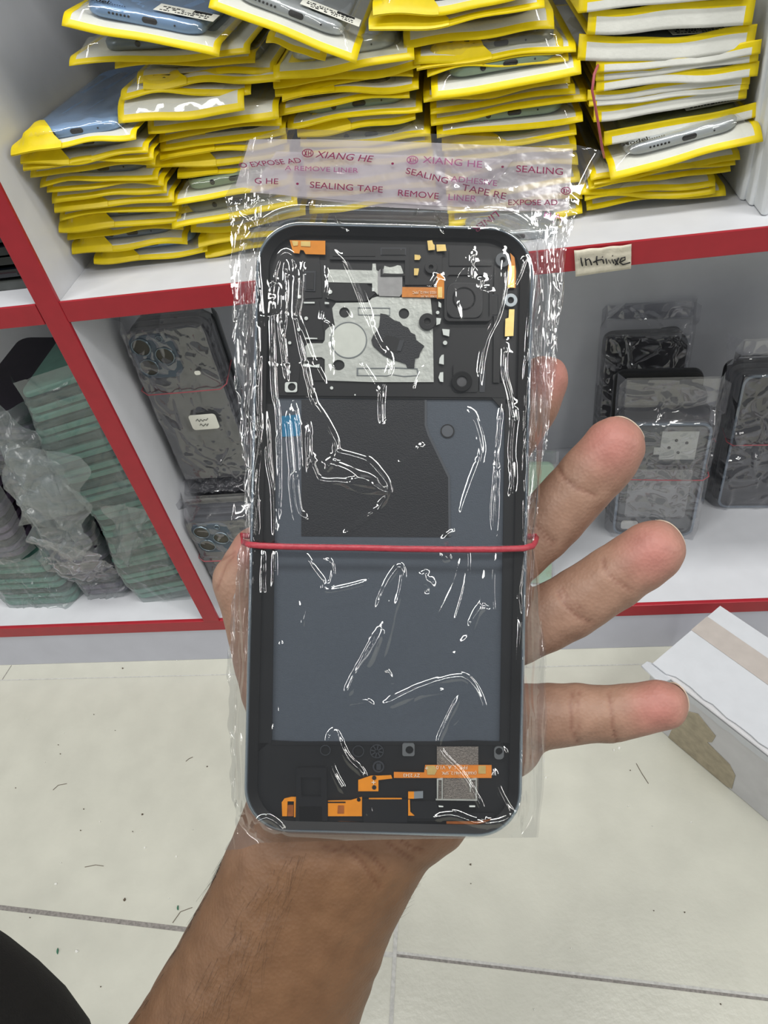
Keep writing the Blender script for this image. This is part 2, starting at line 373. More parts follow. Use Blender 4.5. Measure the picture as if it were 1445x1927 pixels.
colA = [(21, 294, 256, 262, 'Y', 'blue', 1, dict(amp=.0025, dr=.004)), (39, 309, 279, 287, 'Y', 'slate', 1), (44, 322, 289, 300, 'Y', None, 1), (57, 334, 292, 311, 'C', 'slate', 1),
        (75, 353, 297, 338, 'C', 'slate', 1), (88, 362, 308, 350, 'dull', None, 1), (98, 383, 314, 363, 'W', None, 1), (103, 401, 328, 380, 'Y', None, 1),
        (112, 416, 336, 397, 'W', None, 1), (111, 438, 341, 417, 'Y', 'slate', 1), (127, 452, 345, 432, 'Y', None, 1), (136, 479, 353, 460, 'Y', 'slate', 1, dict(dr=.006)),
        (177, 497, 390, 473, 'Y', 'blue', 1)]
column(colA, .022, .045, 'far left stack', 'pouches in the far left stack', 100)
colB = [(216, 129, 480, 118, 'W', None, 1, dict(y=.045)), (258, 158, 520, 140, 'W', 'grey', 1, dict(y=.045)), (270, 169, 527, 153, 'Y', None, 1), (227, 190, 472, 177, 'W', 'dark', 1, dict(y=.04)),
        (223, 232, 460, 207, 'W', None, 1, dict(y=.032, dr=.012, amp=.0012)), (279, 252, 525, 222, 'W', None, 1, dict(y=.036, dr=.008, amp=.0012)), (300, 268, 530, 236, 'W', None, 1), (302, 285, 538, 252, 'W', None, 1),
        (302, 303, 540, 268, 'Y', 'dark', 1), (276, 318, 545, 292, 'Y', 'dark', 1), (334, 336, 560, 318, 'Y', 'grey', 1), (324, 387, 552, 345, 'dull', 'green', 1, dict(txt=True, amp=.001, y=.035)),
        (333, 404, 556, 362, 'dull', 'dark', 1), (324, 431, 560, 386, 'dull', 'grey', 1, dict(txt=True, amp=.001, y=.035)), (359, 437, 575, 404, 'dull', None, 1), (374, 467, 592, 440, 'Y', 'slate', 1), (387, 486, 610, 458, 'Y', None, 1)]
column(colB, .04, .045, 'second stack from left', 'pouches in the second stack from the left', 200)
colC = [(515, 150, 780, 112, 'dull', 'silver', 1, dict(txt=True, y=.04, dr=.006, amp=.001)), (515, 167, 791, 125, 'Y', 'grey', 1), (518, 182, 778, 144, 'Y', 'grey', 1), (531, 192, 788, 167, 'Y', None, 1), (526, 218, 771, 184, 'W', 'dark', 1),
        (541, 244, 795, 210, 'W', 'green', 1), (560, 258, 782, 224, 'Y', 'green', 1), (565, 276, 810, 256, 'W', 'green', 1), (570, 300, 812, 276, 'C', 'grey', 1), (572, 322, 815, 300, 'Y', 'grey', 1),
        (575, 348, 818, 326, 'W', 'grey', 1), (578, 374, 820, 352, 'Y', 'slate', 1), (582, 402, 822, 380, 'C', 'slate', 1)]
column(colC, .045, .045, 'middle stack', 'pouches in the middle stack', 300)
colD = [(702, 31, 1000, -8, 'Y', 'dark', 1, dict(y=.04)), (694, 57, 1025, 14, 'Y', 'dark', 1, dict(y=.04)), (760, 93, 1043, 54, 'C', 'dark', 1, dict(dr=.008)), (779, 121, 1060, 100, 'C', 'dark', 1),
        (784, 133, 1084, 97, 'Y', 'grey', 1), (804, 145, 1070, 114, 'dull', 'grey', 1), (813, 187, 1094, 139, 'C', 'green', 1, dict(dr=.007, amp=.001, y=.038)), (797, 193, 1073, 155, 'dull', None, 1),
        (810, 215, 1083, 176, 'C', 'grey', 1, dict(amp=.001)), (811, 237, 1105, 190, 'C', 'green', 1, dict(txt=True, amp=.001)), (822, 260, 1097, 228, 'C', 'green', 1, dict(amp=.001, stick=True)), (832, 285, 1085, 253, 'Y', None, 1),
        (836, 310, 1085, 282, 'dull', 'green', 1), (838, 338, 1088, 310, 'W', 'green', 1), (840, 370, 1092, 342, 'C', 'grey', 1), (842, 402, 1096, 374, 'W', None, 1), (845, 428, 1096, 401, 'W', 'silver', 1), (845, 482, 1088, 466, 'W', 'silver', 1, dict(y=.012))]
column(colD, .045, .045, 'stack above bag flap', 'pouches in the stack behind the bag flap', 400)
colE = [(1088, 24, 1404, -6, 'W', None, -.008, dict(amp=.001)), (1104, 64, 1414, 46, 'W', 'silver', -.0125, dict(amp=.002, dr=.004, stick=True)), (1086, 113, 1416, 96, 'W', 'silver', -.0130, dict(amp=.002, dr=.004, stick=True)),
        (1121, 137, 1430, 100, 'W', None, -.0068), (1121, 152, 1426, 114, 'W', None, -.0055), (1121, 173, 1425, 142, 'W', 'silver', -.0072), (1105, 188, 1410, 158, 'W', None, -.0052), (1108, 200, 1408, 167, 'W', None, -.0050),
        (1117, 229, 1404, 184, 'W', None, -.009), (1137, 274, 1430, 218, 'W', 'olive', -.0080, dict(stick=True, amp=.001)), (1149, 339, 1436, 266, 'C', 'silver', 1, dict(dr=.008, amp=.001, txt=True, detail=2, y=.03)),
        (1111, 340, 1393, 300, 'W', None, 1), (1118, 349, 1384, 310, 'Y', None, 1), (1108, 357, 1375, 322, 'dull', 'grey', 1), (1092, 366, 1346, 349, 'W', 'grey', 1), (1100, 378, 1346, 364, 'dull', None, 1), (1104, 396, 1366, 368, 'C', 'silver', 1)]
column(colE, .045, .045, 'rightmost yellow stack', 'pouches in the rightmost yellow stack', 500)
# the loose ones lying across the top
def top(px, label, cov, z=(0, 0), y=.03, pitch=0, **k):
    pouch(at(px[0], px[1], 1, y + z[0]), at(px[2], px[3], 1, y + z[1]), 'C', cov, 1, label, 'loose pouches lying on top of the stacks', pitch=pitch, **k)
top((130, 124, 470, 100), 'half-empty yellow pouch lying under the ice blue one at the upper left', 'slate', y=.04, seed=700, dr=.004)
top((116, 48, 412, 107), 'yellow-edged pouch of an ice blue phone cover lying askew, highest at the upper left', 'blue', y=.025, seed=701, dr=.006, amp=.0008, detail=2, stick=True, txt=True)
top((500, 80, 612, 114), 'small yellow pouch edge poking from under the silver cover pouch', None, y=.03, seed=703, dr=.004, length=.12)
top((392, 14, 670, 120), 'yellow-edged pouch of a silver phone cover lying tilted at the upper centre', 'silver', y=.018, seed=702, dr=.007, amp=.0008, detail=2, stick=True, txt=True)
# rubber band round the rightmost stack
rb = M('red_rubber_band', (168, 82, 90), .5, var=.1)
m = MB(); m.tube([at(x, y, 1, yy) for x, y, yy in ((1127, 118, .05), (1118, 140, .030), (1114, 170, .029), (1120, 200, .028), (1127, 240, .027), (1133, 280, .028), (1137, 296, .045))], .0009, 6)
tag(m.build('rubber_band', rb, smooth=True), 'thin red rubber band running down the side of the rightmost yellow stack', 'rubber band')

# white flat packets standing at the right
wf = M('frosted_white_packet', (214, 218, 220), .35, var=.05, scale=60, bump=.3, bscale=80)
for i, (x0, y0, yy, zt, lbl) in enumerate(((1386, 404, .045, .62, 'leftmost'), (1398, 425, .035, .66, 'middle'), (1424, 425, .018, .66, 'rightmost'))):
    p = at(x0, y0, 1, yy); z0 = ZT + .0005
    vs = []; nu, nv = 14, 20; mb = MB(); rings = []
    for j in range(nv):
        v = j / (nv - 1); z = z0 + (zt - z0) * v; lx = p.x + .001 * math.sin(v * 7 + i) - .004 * v
        rings.append([(lx, yy + .0012 * math.sin(v * 9), z), (lx + .002, yy - .002, z), (lx + .0040, yy - .001, z), (lx + .0052, yy + .001, z), (lx + .0050, yy + .17, z), (lx + .001, yy + .18, z)])
    mb.loft(rings); o = mb.build('flat_packet', wf, None, False)
    tag(o, '%s of the three frosted white packets standing upright at the right' % lbl, 'packet', 'white packets standing at the right end')
    tp = o.modifiers.new('b', 'BEVEL'); tp.width = .0015; tp.segments = 3; tp.limit_method = 'ANGLE'

# ------------------------------------------------------------------ bundles in the lower compartments
bfilm = FILM('bundle_film', (.97, .97, .98), 2.2, .16, .09, (205, 205, 215), bump=.2, bscale=90)
cfilm = FILM('cloudy_film', (.95, .96, .96), 1.3, .32, .25, (190, 200, 200), bump=.2, bscale=120)
blackp = M('black_plastic', (26, 27, 30), .35, var=.15, scale=80)
rimm = M('blue_grey_rim', (136, 150, 162), .25, .6, var=.06)
shieldm = M('shield_metal', (196, 200, 194), .35, .35, var=.07, scale=120, bump=.15, bscale=600)
def frame_mat(b0, b1, up):
    X = (b1 - b0).normalized(); Z = (up - X * up.dot(X)).normalized(); Y = Z.cross(X)   # Y points away from the front
    mw = Matrix((X, Y, Z)).transposed().to_4x4(); mw.translation = b0; return mw, (b1 - b0).length
def wrap(name, root, w_, h, t, mat, seed, pad=.006, top=.03, amp=.0025, n=70):
    """clear bag round a slab w_ x h x t standing on z=0, front at y=0, in root space"""
    nu, nv = 90, 110; U, V = np.meshgrid(np.linspace(-pad, w_ + pad, nu), np.linspace(0, h + top, nv))
    H = crinkle(U, V, amp, n, .022, seed)
    e = np.clip(np.minimum(U + pad, w_ + pad - U) / pad, 0, 1); over = np.clip((V - h) / .012, 0, 1)
    Yf = -.0015 - np.abs(H) * .9 * (.3 + .7 * e) + (1 - e) * t * .5 + over * t * .45
    vs = np.stack([U, Yf, V], -1).reshape(-1, 3); fs = grid_faces(nu, nv)
    Yb = t + .001 - (1 - e) * t * .45 - over * t * .5
    vb = np.stack([U, Yb, V], -1).reshape(-1, 3)
    return mesh(name, np.concatenate([vs, vb]), np.concatenate([fs, fs + len(vs)]), mat, root, None, True)
def slab(root, name, w_, h, y0, t, mat, r=.011, x0=0, z0=0, lab=None):
    ring = rrect(x0, z0, x0 + w_, z0 + h, r, 6); cx, cz = x0 + w_ / 2, z0 + h / 2
    rings = [[(cx + (x - cx) * k, y, cz + (z - cz) * k) for x, z in ring] for k, y in ((.985, y0), (1, y0 + t * .2), (1, y0 + t * .8), (.985, y0 + t))]
    o = MB().loft(rings).build(name, mat, root, True, label=lab); e = o.modifiers.new('e', 'EDGE_SPLIT'); e.split_angle = math.radians(40); return o
def rimo(root, name, w_, h, y0, mat, x0, z0, r=.011, t=.0022):
    outer = rrect(x0, z0, x0 + w_, z0 + h, r, 6); inner = rrect(x0 + .0025, z0 + .0025, x0 + w_ - .0025, z0 + h - .0025, r - .002, 6)
    rings = [[(x, y0 + t, z) for x, z in outer], [(x, y0, z) for x, z in outer], [(x, y0, z) for x, z in inner], [(x, y0 + t, z) for x, z in inner]]
    return MB().loft(rings, caps=False).build(name, mat, root, False)
def band(root, w_, z, t, sag=.0):
    m = MB(); m.tube([(-.003, t, z + .006), (-.004, -.001, z + .003), (.002, -.0042, z), (w_ / 2, -.0046, z - sag), (w_ - .002, -.0042, z), (w_ + .004, -.001, z + .003), (w_ + .003, t, z + .008)], .0006, 6)
    return m.build('rubber_band', rb, root, True, label='thin pink rubber band')
LAB = {}
# front right bundle of opened frames
b0 = at(1152, 1008, 2, LT + .001); b1 = at(1302, 1012, 2, LT + .001)
mw, w_ = frame_mat(b0, b1, Vector((-.02, .10, 1)))
root = empty('frame_bundle', mw, 'banded bundle of clear-bagged phone frames standing behind the middle fingertip', 'phone parts bundle', 'bagged bundles on the lower right shelf')
ph_h = .150
slab(root, 'phone_frame', w_, ph_h, .006, .006, blackp, lab='black phone frame')
rimo(root, 'frame_rim', w_, ph_h, .003, rimm, 0, 0)
pan = M('frame_pan', (88, 92, 90), .45, .2, var=.2, scale=60)
slab(root, 'inner_tray', w_ - .008, ph_h - .008, .0048, .0015, pan, .009, .004, .004)
mb = MB(); mb.box((w_ * .45, .0036, ph_h * .70), (w_ * .86, .0046, ph_h * .93)); mb.box((w_ * .38, .0037, ph_h * .74), (w_ * .5, .0046, ph_h * .80)); mb.build('shield_plate', shieldm, root)
mb = MB()
for q, (a_, c_) in enumerate(((.55, .80), (.62, .86), (.74, .84), (.66, .76))): mb.loft([[(w_ * a_ + x, yy, ph_h * c_ + z) for x, z in circ(0, 0, .0016, 10)] for yy in (.0036, .0030)])
mb.build('screw_hole', dark, root)
mb = MB(); mb.box((w_ * .42, .003, ph_h * .63), (w_ * .95, .0045, ph_h * .66)); mb.build('flex_connector', blackp, root)
slab(root, 'battery_tray', w_ * .74, ph_h * .44, .0042, .001, M('tray_grey', (150, 152, 150), .5, .2, var=.2, scale=40), .003, w_ * .13, ph_h * .17)
slab(root, 'foam_pad', .018, .012, .003, .001, M('white_foam', (220, 220, 214), .7), .003, w_ * .1, .008)
for q in range(3): slab(root, 'phone_frame', w_ + .002, ph_h + .012 * (q + 1), .018 + q * .013, .009, blackp, x0=-.003 * (q + 1), lab='black phone frame')
wrap('clear_bag', root, w_, ph_h, .03, bfilm, 31, pad=.008, top=.045, amp=.0042, n=90)
band(root, w_, ph_h * .56, .03)
# taller pair behind it
mw2 = mw.copy(); mw2.translation = at(1128, 900, 2, LT + .001) + Vector((.0, .03, 0))
root = empty('frame_bundle', mw2, 'taller dark bundle of bagged phone frames standing behind the middle finger bundle', 'phone parts bundle', 'bagged bundles on the lower right shelf')
for q in range(3): slab(root, 'phone_frame', .088, .172, q * .012, .009, blackp, x0=-.002 * q)
wrap('clear_bag', root, .09, .175, .03, bfilm, 35, pad=.006, top=.03, amp=.005, n=110)
# right edge bundle
b0 = at(1348, 955, 2, LT + .001); b1 = b0 + Vector((.082, -.006, 0))
mw, w_ = frame_mat(b0, b1, Vector((-.04, .12, 1)))
root = empty('screen_bundle', mw, 'bundle of black glass phone screens in clear bags cut by the right edge', 'phone parts bundle', 'bagged bundles on the lower right shelf')
ph_h = .170
glassk = M('black_glass', (20, 24, 30), .08, var=.2, scale=30)
slab(root, 'phone_screen', w_, ph_h, .0005, .004, glassk); rimo(root, 'frame_rim', w_, ph_h, -.0004, rimm, 0, 0)
for q in range(3): slab(root, 'phone_screen', w_, ph_h - .002, .012 + q * .012, .008, blackp, x0=-.003 * (q + 1))
wrap('clear_bag', root, w_, ph_h, .04, bfilm, 33, pad=.012, top=.03, amp=.0045, n=80)
band(root, w_, ph_h * .52, .04)
# pale green cover leaning behind the hand
b0 = at(985, 1098, 2, LT + .001); mw, w_ = frame_mat(b0, b0 + Vector((.024, -.002, 0)), Vector((0, .22, 1)))
root = empty('phone_cover', mw, 'pale green phone cover in film just visible behind the held bag', 'phone cover')
slab(root, 'cover_shell', .03, .15, 0, .008, M('mint_cover', (170, 206, 176), .3), .008)
wrap('clear_bag', root, .031, .152, .009, bfilm, 37, pad=.003, top=.01, amp=.001, n=20)

# two bundles of back covers with triple cameras, left of the held phone
navy = M('navy_glass_back', (52, 56, 60), .18, var=.12, scale=25, coat=.2)
plateau = M('camera_plateau', (74, 88, 102), .3, .1, var=.06)
ringm = M('lens_ring', (120, 134, 142), .25, .7); lensm = M('lens_hole', (62, 60, 52), .4, var=.2, scale=90)
def back_bundle(mw, w_, h, lbl, n, seed, stickr, bandz, bot=False):
    root = empty('back_cover_bundle', mw, lbl, 'phone parts bundle', 'bundles of triple camera back covers')
    slab(root, 'back_cover', w_, h, .0, .006, navy, .012)
    pl = slab(root, 'camera_plateau', .040, .043, -.0022, .003, plateau, .010, .003, h - .0465)
    for cx, cz in ((.0135, h - .0145), (.0135, h - .0345), (.0315, h - .0245)):
        a_ = MB().loft([[(cx + x, yy, cz + z) for x, z in circ(0, 0, rr, 28)] for rr, yy in ((.0086, -.002), (.0084, -.0035), (.0076, -.0035), (.0076, -.0028))], caps=False).build('lens_ring', ringm, root, True)
        MB().loft([[(cx + x, yy, cz + z) for x, z in circ(0, 0, .0077, 28)] for yy in (-.0024, -.0027)]).build('lens_opening', lensm, a_)
    MB().loft([[(.032 + x, yy, h - .008 + z) for x, z in circ(0, 0, rr, 16)] for rr, yy in ((.0032, -.002), (.003, -.003), (.0024, -.003), (.0024, -.0022))], caps=False).build('flash_ring', ringm, root, True)
    for q in range(n): slab(root, 'back_cover', w_, h, .010 + q * .010, .008, navy, .012, x0=-.0 + .001 * q)
    if stickr:
        st = slab(root, 'white_sticker', .026, .017, -.0062, .0003, sticker, .003, w_ * .44, h * .38)
        m = MB()
        for zz, s in ((.0105, [(0, 0), (.002, .002), (.003, -.001), (.005, .0015), (.0065, -.001), (.008, .001), (.010, 0), (.012, .002)]), (.005, [(.002, 0), (.0035, .002), (.005, -.001), (.008, .0015), (.0085, -.001), (.0105, .0015)])):
            m.tube([(w_ * .44 + .006 + x, -.0065, h * .38 + zz + z) for x, z in s], .0003, 4)
        m.build('handwriting', ink, st)
        slab(root, 'white_speck', .0055, .004, -.005, .0006, sticker, .0018, w_ * .73, h * .73)
    wrap('clear_bag', root, w_, h, .03, bfilm, seed, pad=.005, top=.02, amp=.0032, n=70)
    band(root, w_, bandz, .03); return root
p = at(349, 900, 1, .046); q_ = at(456, 893, 1, .046)
mw, w_ = frame_mat(p, p + (q_ - p).normalized() * .072, Vector((-.012, .01, 1)))
back_bundle(mw, .072, .166, 'upper bundle of dark phone backs with a white sticker beside the left divider', 3, 41, True, .158 * .66)
pb = p + Vector((0, 0, -.003))
mw, w_ = frame_mat(Vector((.022, .022, LT + .001)), Vector((.099, .022, LT + .001)), Vector((0, -.02, 1)))
back_bundle(mw, .077, .142, 'lower bundle of dark phone backs standing by the thumb at the divider foot', 3, 43, False, .135 * .62)
# boxlike pack of bagged covers the upper bundle stands on
mw, w_ = frame_mat(Vector((pb.x - .003, .066, LT + .001)), Vector((pb.x + .09, .066, LT + .001)), Vector((0, 0, 1)))
root = empty('cover_pack', mw, 'dark pack of bagged covers under the upper dark phone back bundle', 'phone parts bundle')
hh = pb.z - LT - .004
for q in range(5): slab(root, 'back_cover', .085, hh, q * .012, .010, navy, .010)
nu, nv = 120, 70
U, V = np.meshgrid(np.linspace(-.006, .11, nu), np.linspace(0, 1, nv))
H = crinkle(U, V * .06, .006, 120, .012, 47)
vs = np.stack([U, -.018 + V * .03 - np.abs(H), hh - .016 + V * .020 + H * .3], -1).reshape(-1, 3)
mesh('crinkled_film', vs, grid_faces(nu, nv), bfilm, root, None, True)
vs = np.stack([U, -.004 - V * .012 - np.abs(H) * .6, (1 - V) * hh], -1).reshape(-1, 3)
mesh('crinkled_film', vs, grid_faces(nu, nv), bfilm, root, None, True)

# left compartment: tall bagged stacks of frames seen edge on
teal = M('teal_frame', (104, 158, 142), .35, .2, var=.12, scale=60); teal2 = M('dark_teal_frame', (48, 76, 72), .4, .1, var=.15, scale=60)
plum = M('plum_frame', (112, 98, 122), .35, .2, var=.12, scale=60); plum2 = M('dark_plum_frame', (50, 42, 56), .4, .1, var=.15, scale=60)
def edge_stack(x0, x1, y0, z0, n, pitch, mats, lbl, grp, sway, seed, depth=.15, tilt=.0):
    root = empty('frame_stack', Matrix.Translation((x0, y0, z0)), lbl, 'phone parts bundle', grp)
    w_ = x1 - x0
    for i in range(n):
        dx = sway * math.sin(i * .33 + seed) + random.uniform(-.0012, .0012); dy = random.uniform(-.001, .002)
        ring = rrect(0, 0, w_, depth, .012, 4); z = i * pitch; rr = [];
        for k, zz in ((.985, 0), (1, .0012), (1, pitch * .5), (.985, pitch * .72)):
            rr.append([(w_ / 2 + (x - w_ / 2) * k + dx, depth / 2 + (y - depth / 2) * k + dy, z + zz + tilt * x) for x, y in ring])
        MB().loft(rr).build('phone_frame', mats[1] if i % 3 == 2 else mats[0], root, False)
    H_ = n * pitch; nu, nv = 80, 150
    U, V = np.meshgrid(np.linspace(-.006, w_ + .006, nu), np.linspace(-.004, H_ + .012, nv)); H = crinkle(U, V, .003, 110, .02, seed)
    e = np.clip(np.minimum(U + .006, w_ + .006 - U) / .014, 0, 1)
    vs = np.stack([U + sway * np.sin(V / pitch * .33 + seed), -.0035 - np.abs(H) + (1 - e) * .02, V + tilt * U], -1).reshape(-1, 3)
    mesh('cloudy_bag', vs, grid_faces(nu, nv), cfilm, root, None, True); return root
edge_stack(-.094, -.012, .035, LT + .001, 34, .0088, (teal, teal2), 'tall cloudy-bagged stack of teal phone frames leaning by the red divider', 'cloudy bags of phone frames', .006, 3, tilt=.22)
edge_stack(-.176, -.106, .05, .205, 15, .0095, (plum, plum2), 'cloudy-bagged plum phone frames high beside the teal stack', 'cloudy bags of phone frames', .003, 5, tilt=-.10)
edge_stack(-.170, -.108, .045, LT + .001, 12, .0092, (plum, plum2), 'cloudy-bagged plum phone frames low at the foot of the teal stack', 'cloudy bags of phone frames', .004, 8, depth=.14, tilt=.08)
edge_stack(-.262, -.184, .03, .165, 17, .0095, (plum, plum2), 'cloudy-bagged plum phone frames at the left picture edge', 'cloudy bags of phone frames', .005, 11, depth=.14, tilt=.06)
edge_stack(-.27, -.174, .035, LT + .001, 8, .0095, (teal, teal2), 'cloudy-bagged teal phone frames lowest at the left picture edge', 'cloudy bags of phone frames', .003, 14, depth=.12, tilt=.0)
# crumpled loose film in front
def loose(name, corners, mat, amp, seed, lbl, nu=110, nv=130, n=120, bulge=.015):
    c = [Vector(v) for v in corners]; o0 = c[3]
    U, V = np.meshgrid(np.linspace(0, 1, nu), np.linspace(0, 1, nv))
    nrm = (c[1] - c[0]).cross(c[3] - c[0]).normalized(); nrm = nrm if nrm.y < 0 else -nrm
    A = np.array(c[0])[None, None] * ((1 - U) * (1 - V))[..., None] + np.array(c[1]) * (U * (1 - V))[..., None] + np.array(c[2]) * (U * V)[..., None] + np.array(c[3]) * ((1 - U) * V)[..., None]
    H = crinkle(U * .1, V * .14, amp, 55, .028, seed) ; B_ = bulge * np.sin(PI * U) * np.sin(PI * V)
    edge = .006 * np.sin(V * 19 + seed) * (U > .5) - .006 * np.sin(V * 15 + seed) * (U < .5)
    A = A + np.array(nrm) * (H + B_)[..., None] + np.array((1, 0, 0)) * (edge * np.abs(2 * U - 1) ** 3)[..., None]
    o = mesh(name, A.reshape(-1, 3) - np.array(o0), grid_faces(nu, nv), mat, None, None, True); o.location = o0
    return tag(o, lbl, 'plastic film', 'crumpled film in the lower left compartment')
loose('crumpled_film', (at(-40, 735, 1, .03), at(40, 790, 1, .03), at(170, 960, 1, .02), at(40, 990, 1, .02)), cfilm, .004, 61, 'cloudy crumpled film hanging over the plum frames at left')
loose('crumpled_film', (at(10, 830, 1, .018), at(160, 860, 1, .02), at(165, 1060, 1, .012), at(60, 1020, 1, .012)), cfilm, .004, 62, 'bright crumpled film tail in the middle of the plum stacks')
loose('crumpled_film', (at(60, 1010, 1, .02), at(175, 1040, 1, .02), at(250, 1100, 2, LT + .004), at(70, 1090, 2, LT + .004)), bfilm, .004, 63, 'shiny crumpled film lying on the shelf below the plum frames')
loose('crumpled_film', (at(200, 950, 1, .02), at(285, 960, 1, .02), at(270, 1085, 2, LT + .004), at(225, 1085, 2, LT + .004)), cfilm, .003, 64, 'cloudy film tail twisting down to the shelf by the divider')

# things in the left upper compartment: dark stack just visible
root = empty('screen_stack', Matrix.Translation((-.13, .03, ZT + .0005)), 'stack of black phone screens in the compartment left of the divider', 'phone parts stack')
for i in range(10):
    ring = rrect(0, 0, .12, .16, .01, 4); z = i * .009
    MB().loft([[(x - .004 * (i % 2), y + .002 * (i % 3), z + zz) for x, y in ring] for zz in (0, .006)]).build('phone_screen', glassk if i != 0 else pan, root)

# ------------------------------------------------------------------ carton on the floor
fA = at(1208, 1344, 2, 0); HB = .0
best = min(range(30, 160), key=lambda k: (at(1228, 1248, 2, k / 1000).xy - fA.xy).length)
HB = best / 1000
cA = at(1228, 1248, 2, HB); cB = at(1355, 1140, 2, HB)
eB = (cB - cA); eB.z = 0; wB = eB.length; eB.normalize()
fD = at(1445, 1527, 2, 0) - fA; fD.z = 0; fD.normalize()
eL = Vector((eB.y, -eB.x, 0)); eL = eL if eL.dot(fD) > 0 else -eL
LBX = .30
card = M('white_card', (206, 209, 214), .6, var=.03, scale=60, bump=.1)
cards = M('white_card_side', (206, 206, 208), .65, var=.04, scale=60)
kraft = M('torn_kraft', (172, 162, 140), .8, var=.15, scale=120)
tapem = M('beige_tape_strip', (186, 178, 172), .45, var=.05, scale=90)
fw_ = Matrix((eL, eB, Vector((0, 0, 1)))).transposed().to_4x4(); fw_.translation = Vector((cA.x, cA.y, 0))
box = empty('carton', fw_, 'white cardboard carton with beige tape and torn edge on the floor at right', 'box')
o = MB().box((0, 0, 0), (LBX, wB, HB - .002)).build('carton_body', cards, box); bv = o.modifiers.new('b', 'BEVEL'); bv.width = .0008
m = MB(); n = 40
ed = [.0 if i < 3 else .004 + .0012 * math.sin(i * 1.7) * (i % 3 != 0) for i in range(n)]
vs = []
for i in range(n):
    x = LBX * i / (n - 1)
    vs += [(x, ed[i], HB), (x, wB, HB), (x, ed[i], HB - .0014), (x, wB, HB - .0014)]
fs = []
for i in range(n - 1):
    k = 4 * i; fs += [(k, k + 4, k + 5, k + 1), (k + 2, k + 3, k + 7, k + 6), (k, k + 2, k + 6, k + 4), (k + 1, k + 5, k + 7, k + 3)]
fs += [(0, 1, 3, 2)]
mesh('carton_lid', vs, fs, card, box)
m = MB(); m.loft([[(x, wB * .56, HB + .0002), (x, wB * .80, HB + .0002), (x, wB * .80, HB + .0005), (x, wB * .56, HB + .0005)] for x in (-.0003, LBX)]); m.build('tape_strip', tapem, box)
vs = []; n = 60                                                       # torn pale strip along the top of the side
for i in range(n):
    x = .01 + (LBX - .01) * i / (n - 1); vs += [(x, -.0006, HB - .004), (x, -.0006, HB - .013 - .0016 * math.sin(i * 1.3) * math.sin(i * .31))]
mesh('torn_strip', vs, [(2 * i, 2 * i + 1, 2 * i + 3, 2 * i + 2) for i in range(n - 1)], card, box)
P = [(.045, HB * .70), (.054, HB * .78), (.075, HB * .66), (.074, HB * .52), (.070, HB * .46), (.095, HB * .40), (.103, HB * .30), (.105, .004), (.100, .001), (.034, .001), (.036, HB * .3)]
me = curve_mesh([P], .0002); me.transform(Matrix.Translation((0, -.0004, 0)) @ Matrix.Rotation(PI / 2, 4, 'X')); me.materials.append(kraft)
o = bpy.data.objects.new('brown_paper_patch', me); C.objects.link(o); o.parent = box
P = [(-.004, -.012), (.014, -.014), (.020, -.006), (.021, .001), (.016, .006), (.002, .004), (-.005, -.002)]
me = curve_mesh([P], .0006, .0003); me.transform(Matrix.Translation((0, 0, HB - .003)) @ Matrix.Rotation(math.radians(-22), 4, 'X')); me.materials.append(card)
o = bpy.data.objects.new('torn_corner_flap', me); C.objects.link(o); o.parent = box

# ------------------------------------------------------------------ crumbs on the floor
m = MB(); spots = [(188, 1547, 2.2), (266, 1565, 1.6), (273, 1595, 3.4), (332, 1612, 3.2), (250, 1567, 1.5), (105, 1664, 4), (145, 1790, 4.5), (1155, 1412, 4), (1165, 1408, 5), (1027, 1464, 4), (1300, 1548, 3), (1182, 1518, 2), (1228, 1555, 2),
                   (52, 1355, 2), (120, 1380, 1.5), (85, 1435, 1.5), (333, 1244, 3), (363, 1562, 1.5), (1005, 1900, 2), (1075, 1785, 2), (115, 1624, 2), (318, 1691, 2)]
def chip(px, py, s, sx=1, ang=0):
    c = fl(px, py); r = random.Random(int(px)); k = .00048 * s / 1.4
    pts = []
    for j in range(7):
        g = 2 * PI * j / 7; q = Vector((math.cos(g) * k * r.uniform(.6, 1.3) * sx, math.sin(g) * k * r.uniform(.6, 1.3), 0)); q.rotate(Quaternion((0, 0, 1), ang)); pts.append(c + q)
    m.loft([[p + Vector((0, 0, .0004)) for p in pts], [p * .4 + c * .6 + Vector((0, 0, .0014 + k * .3)) for p in pts]])
m.k = 0
for x, y, s in spots: chip(x, y, s)
m.k = 1
for x, y, s in ((110, 1402, 1.6), (114, 1419, 2), (158, 1523, 2), (268, 1533, 3.2), (235, 1693, 4.4), (390, 1443, 2.4), (231, 1258, 2.6), (57, 1727, 2), (177, 1345, 1.5), (217, 1375, 1.2), (30, 1483, 1.6), (250, 1565, 1.8), (1230, 1714, 1.6), (1288, 1717, 1.8), (1356, 1890, 1.8), (885, 1627, 3), (886, 1663, 1.6), (1186, 1450, 1.6), (152, 1563, 1.6), (190, 1857, 1.5)): chip(x, y, s)
for pl in ([(100, 1487), (110, 1478), (126, 1475)], [(350, 1433), (356, 1428), (363, 1425)], [(1197, 1437), (1207, 1455), (1220, 1475)], [(160, 1632), (180, 1628), (195, 1630)], [(325, 1737), (340, 1716), (362, 1708)]):
    m.tube([fl(x, y) + Vector((0, 0, .0005)) for x, y in pl], .0003, 4)
m.k = 2
for x, y in ((335, 1709), (109, 1790)): chip(x, y, 7, .45, .3)
o = m.build('floor_crumbs', [M('white_crumb', (238, 238, 232), .7), M('brown_grit', (96, 84, 70), .8), M('green_chip', (64, 120, 96), .5)])
tag(o, 'scattered white crumbs, grit and green chips on the cream floor tiles', 'crumbs', kind='stuff')

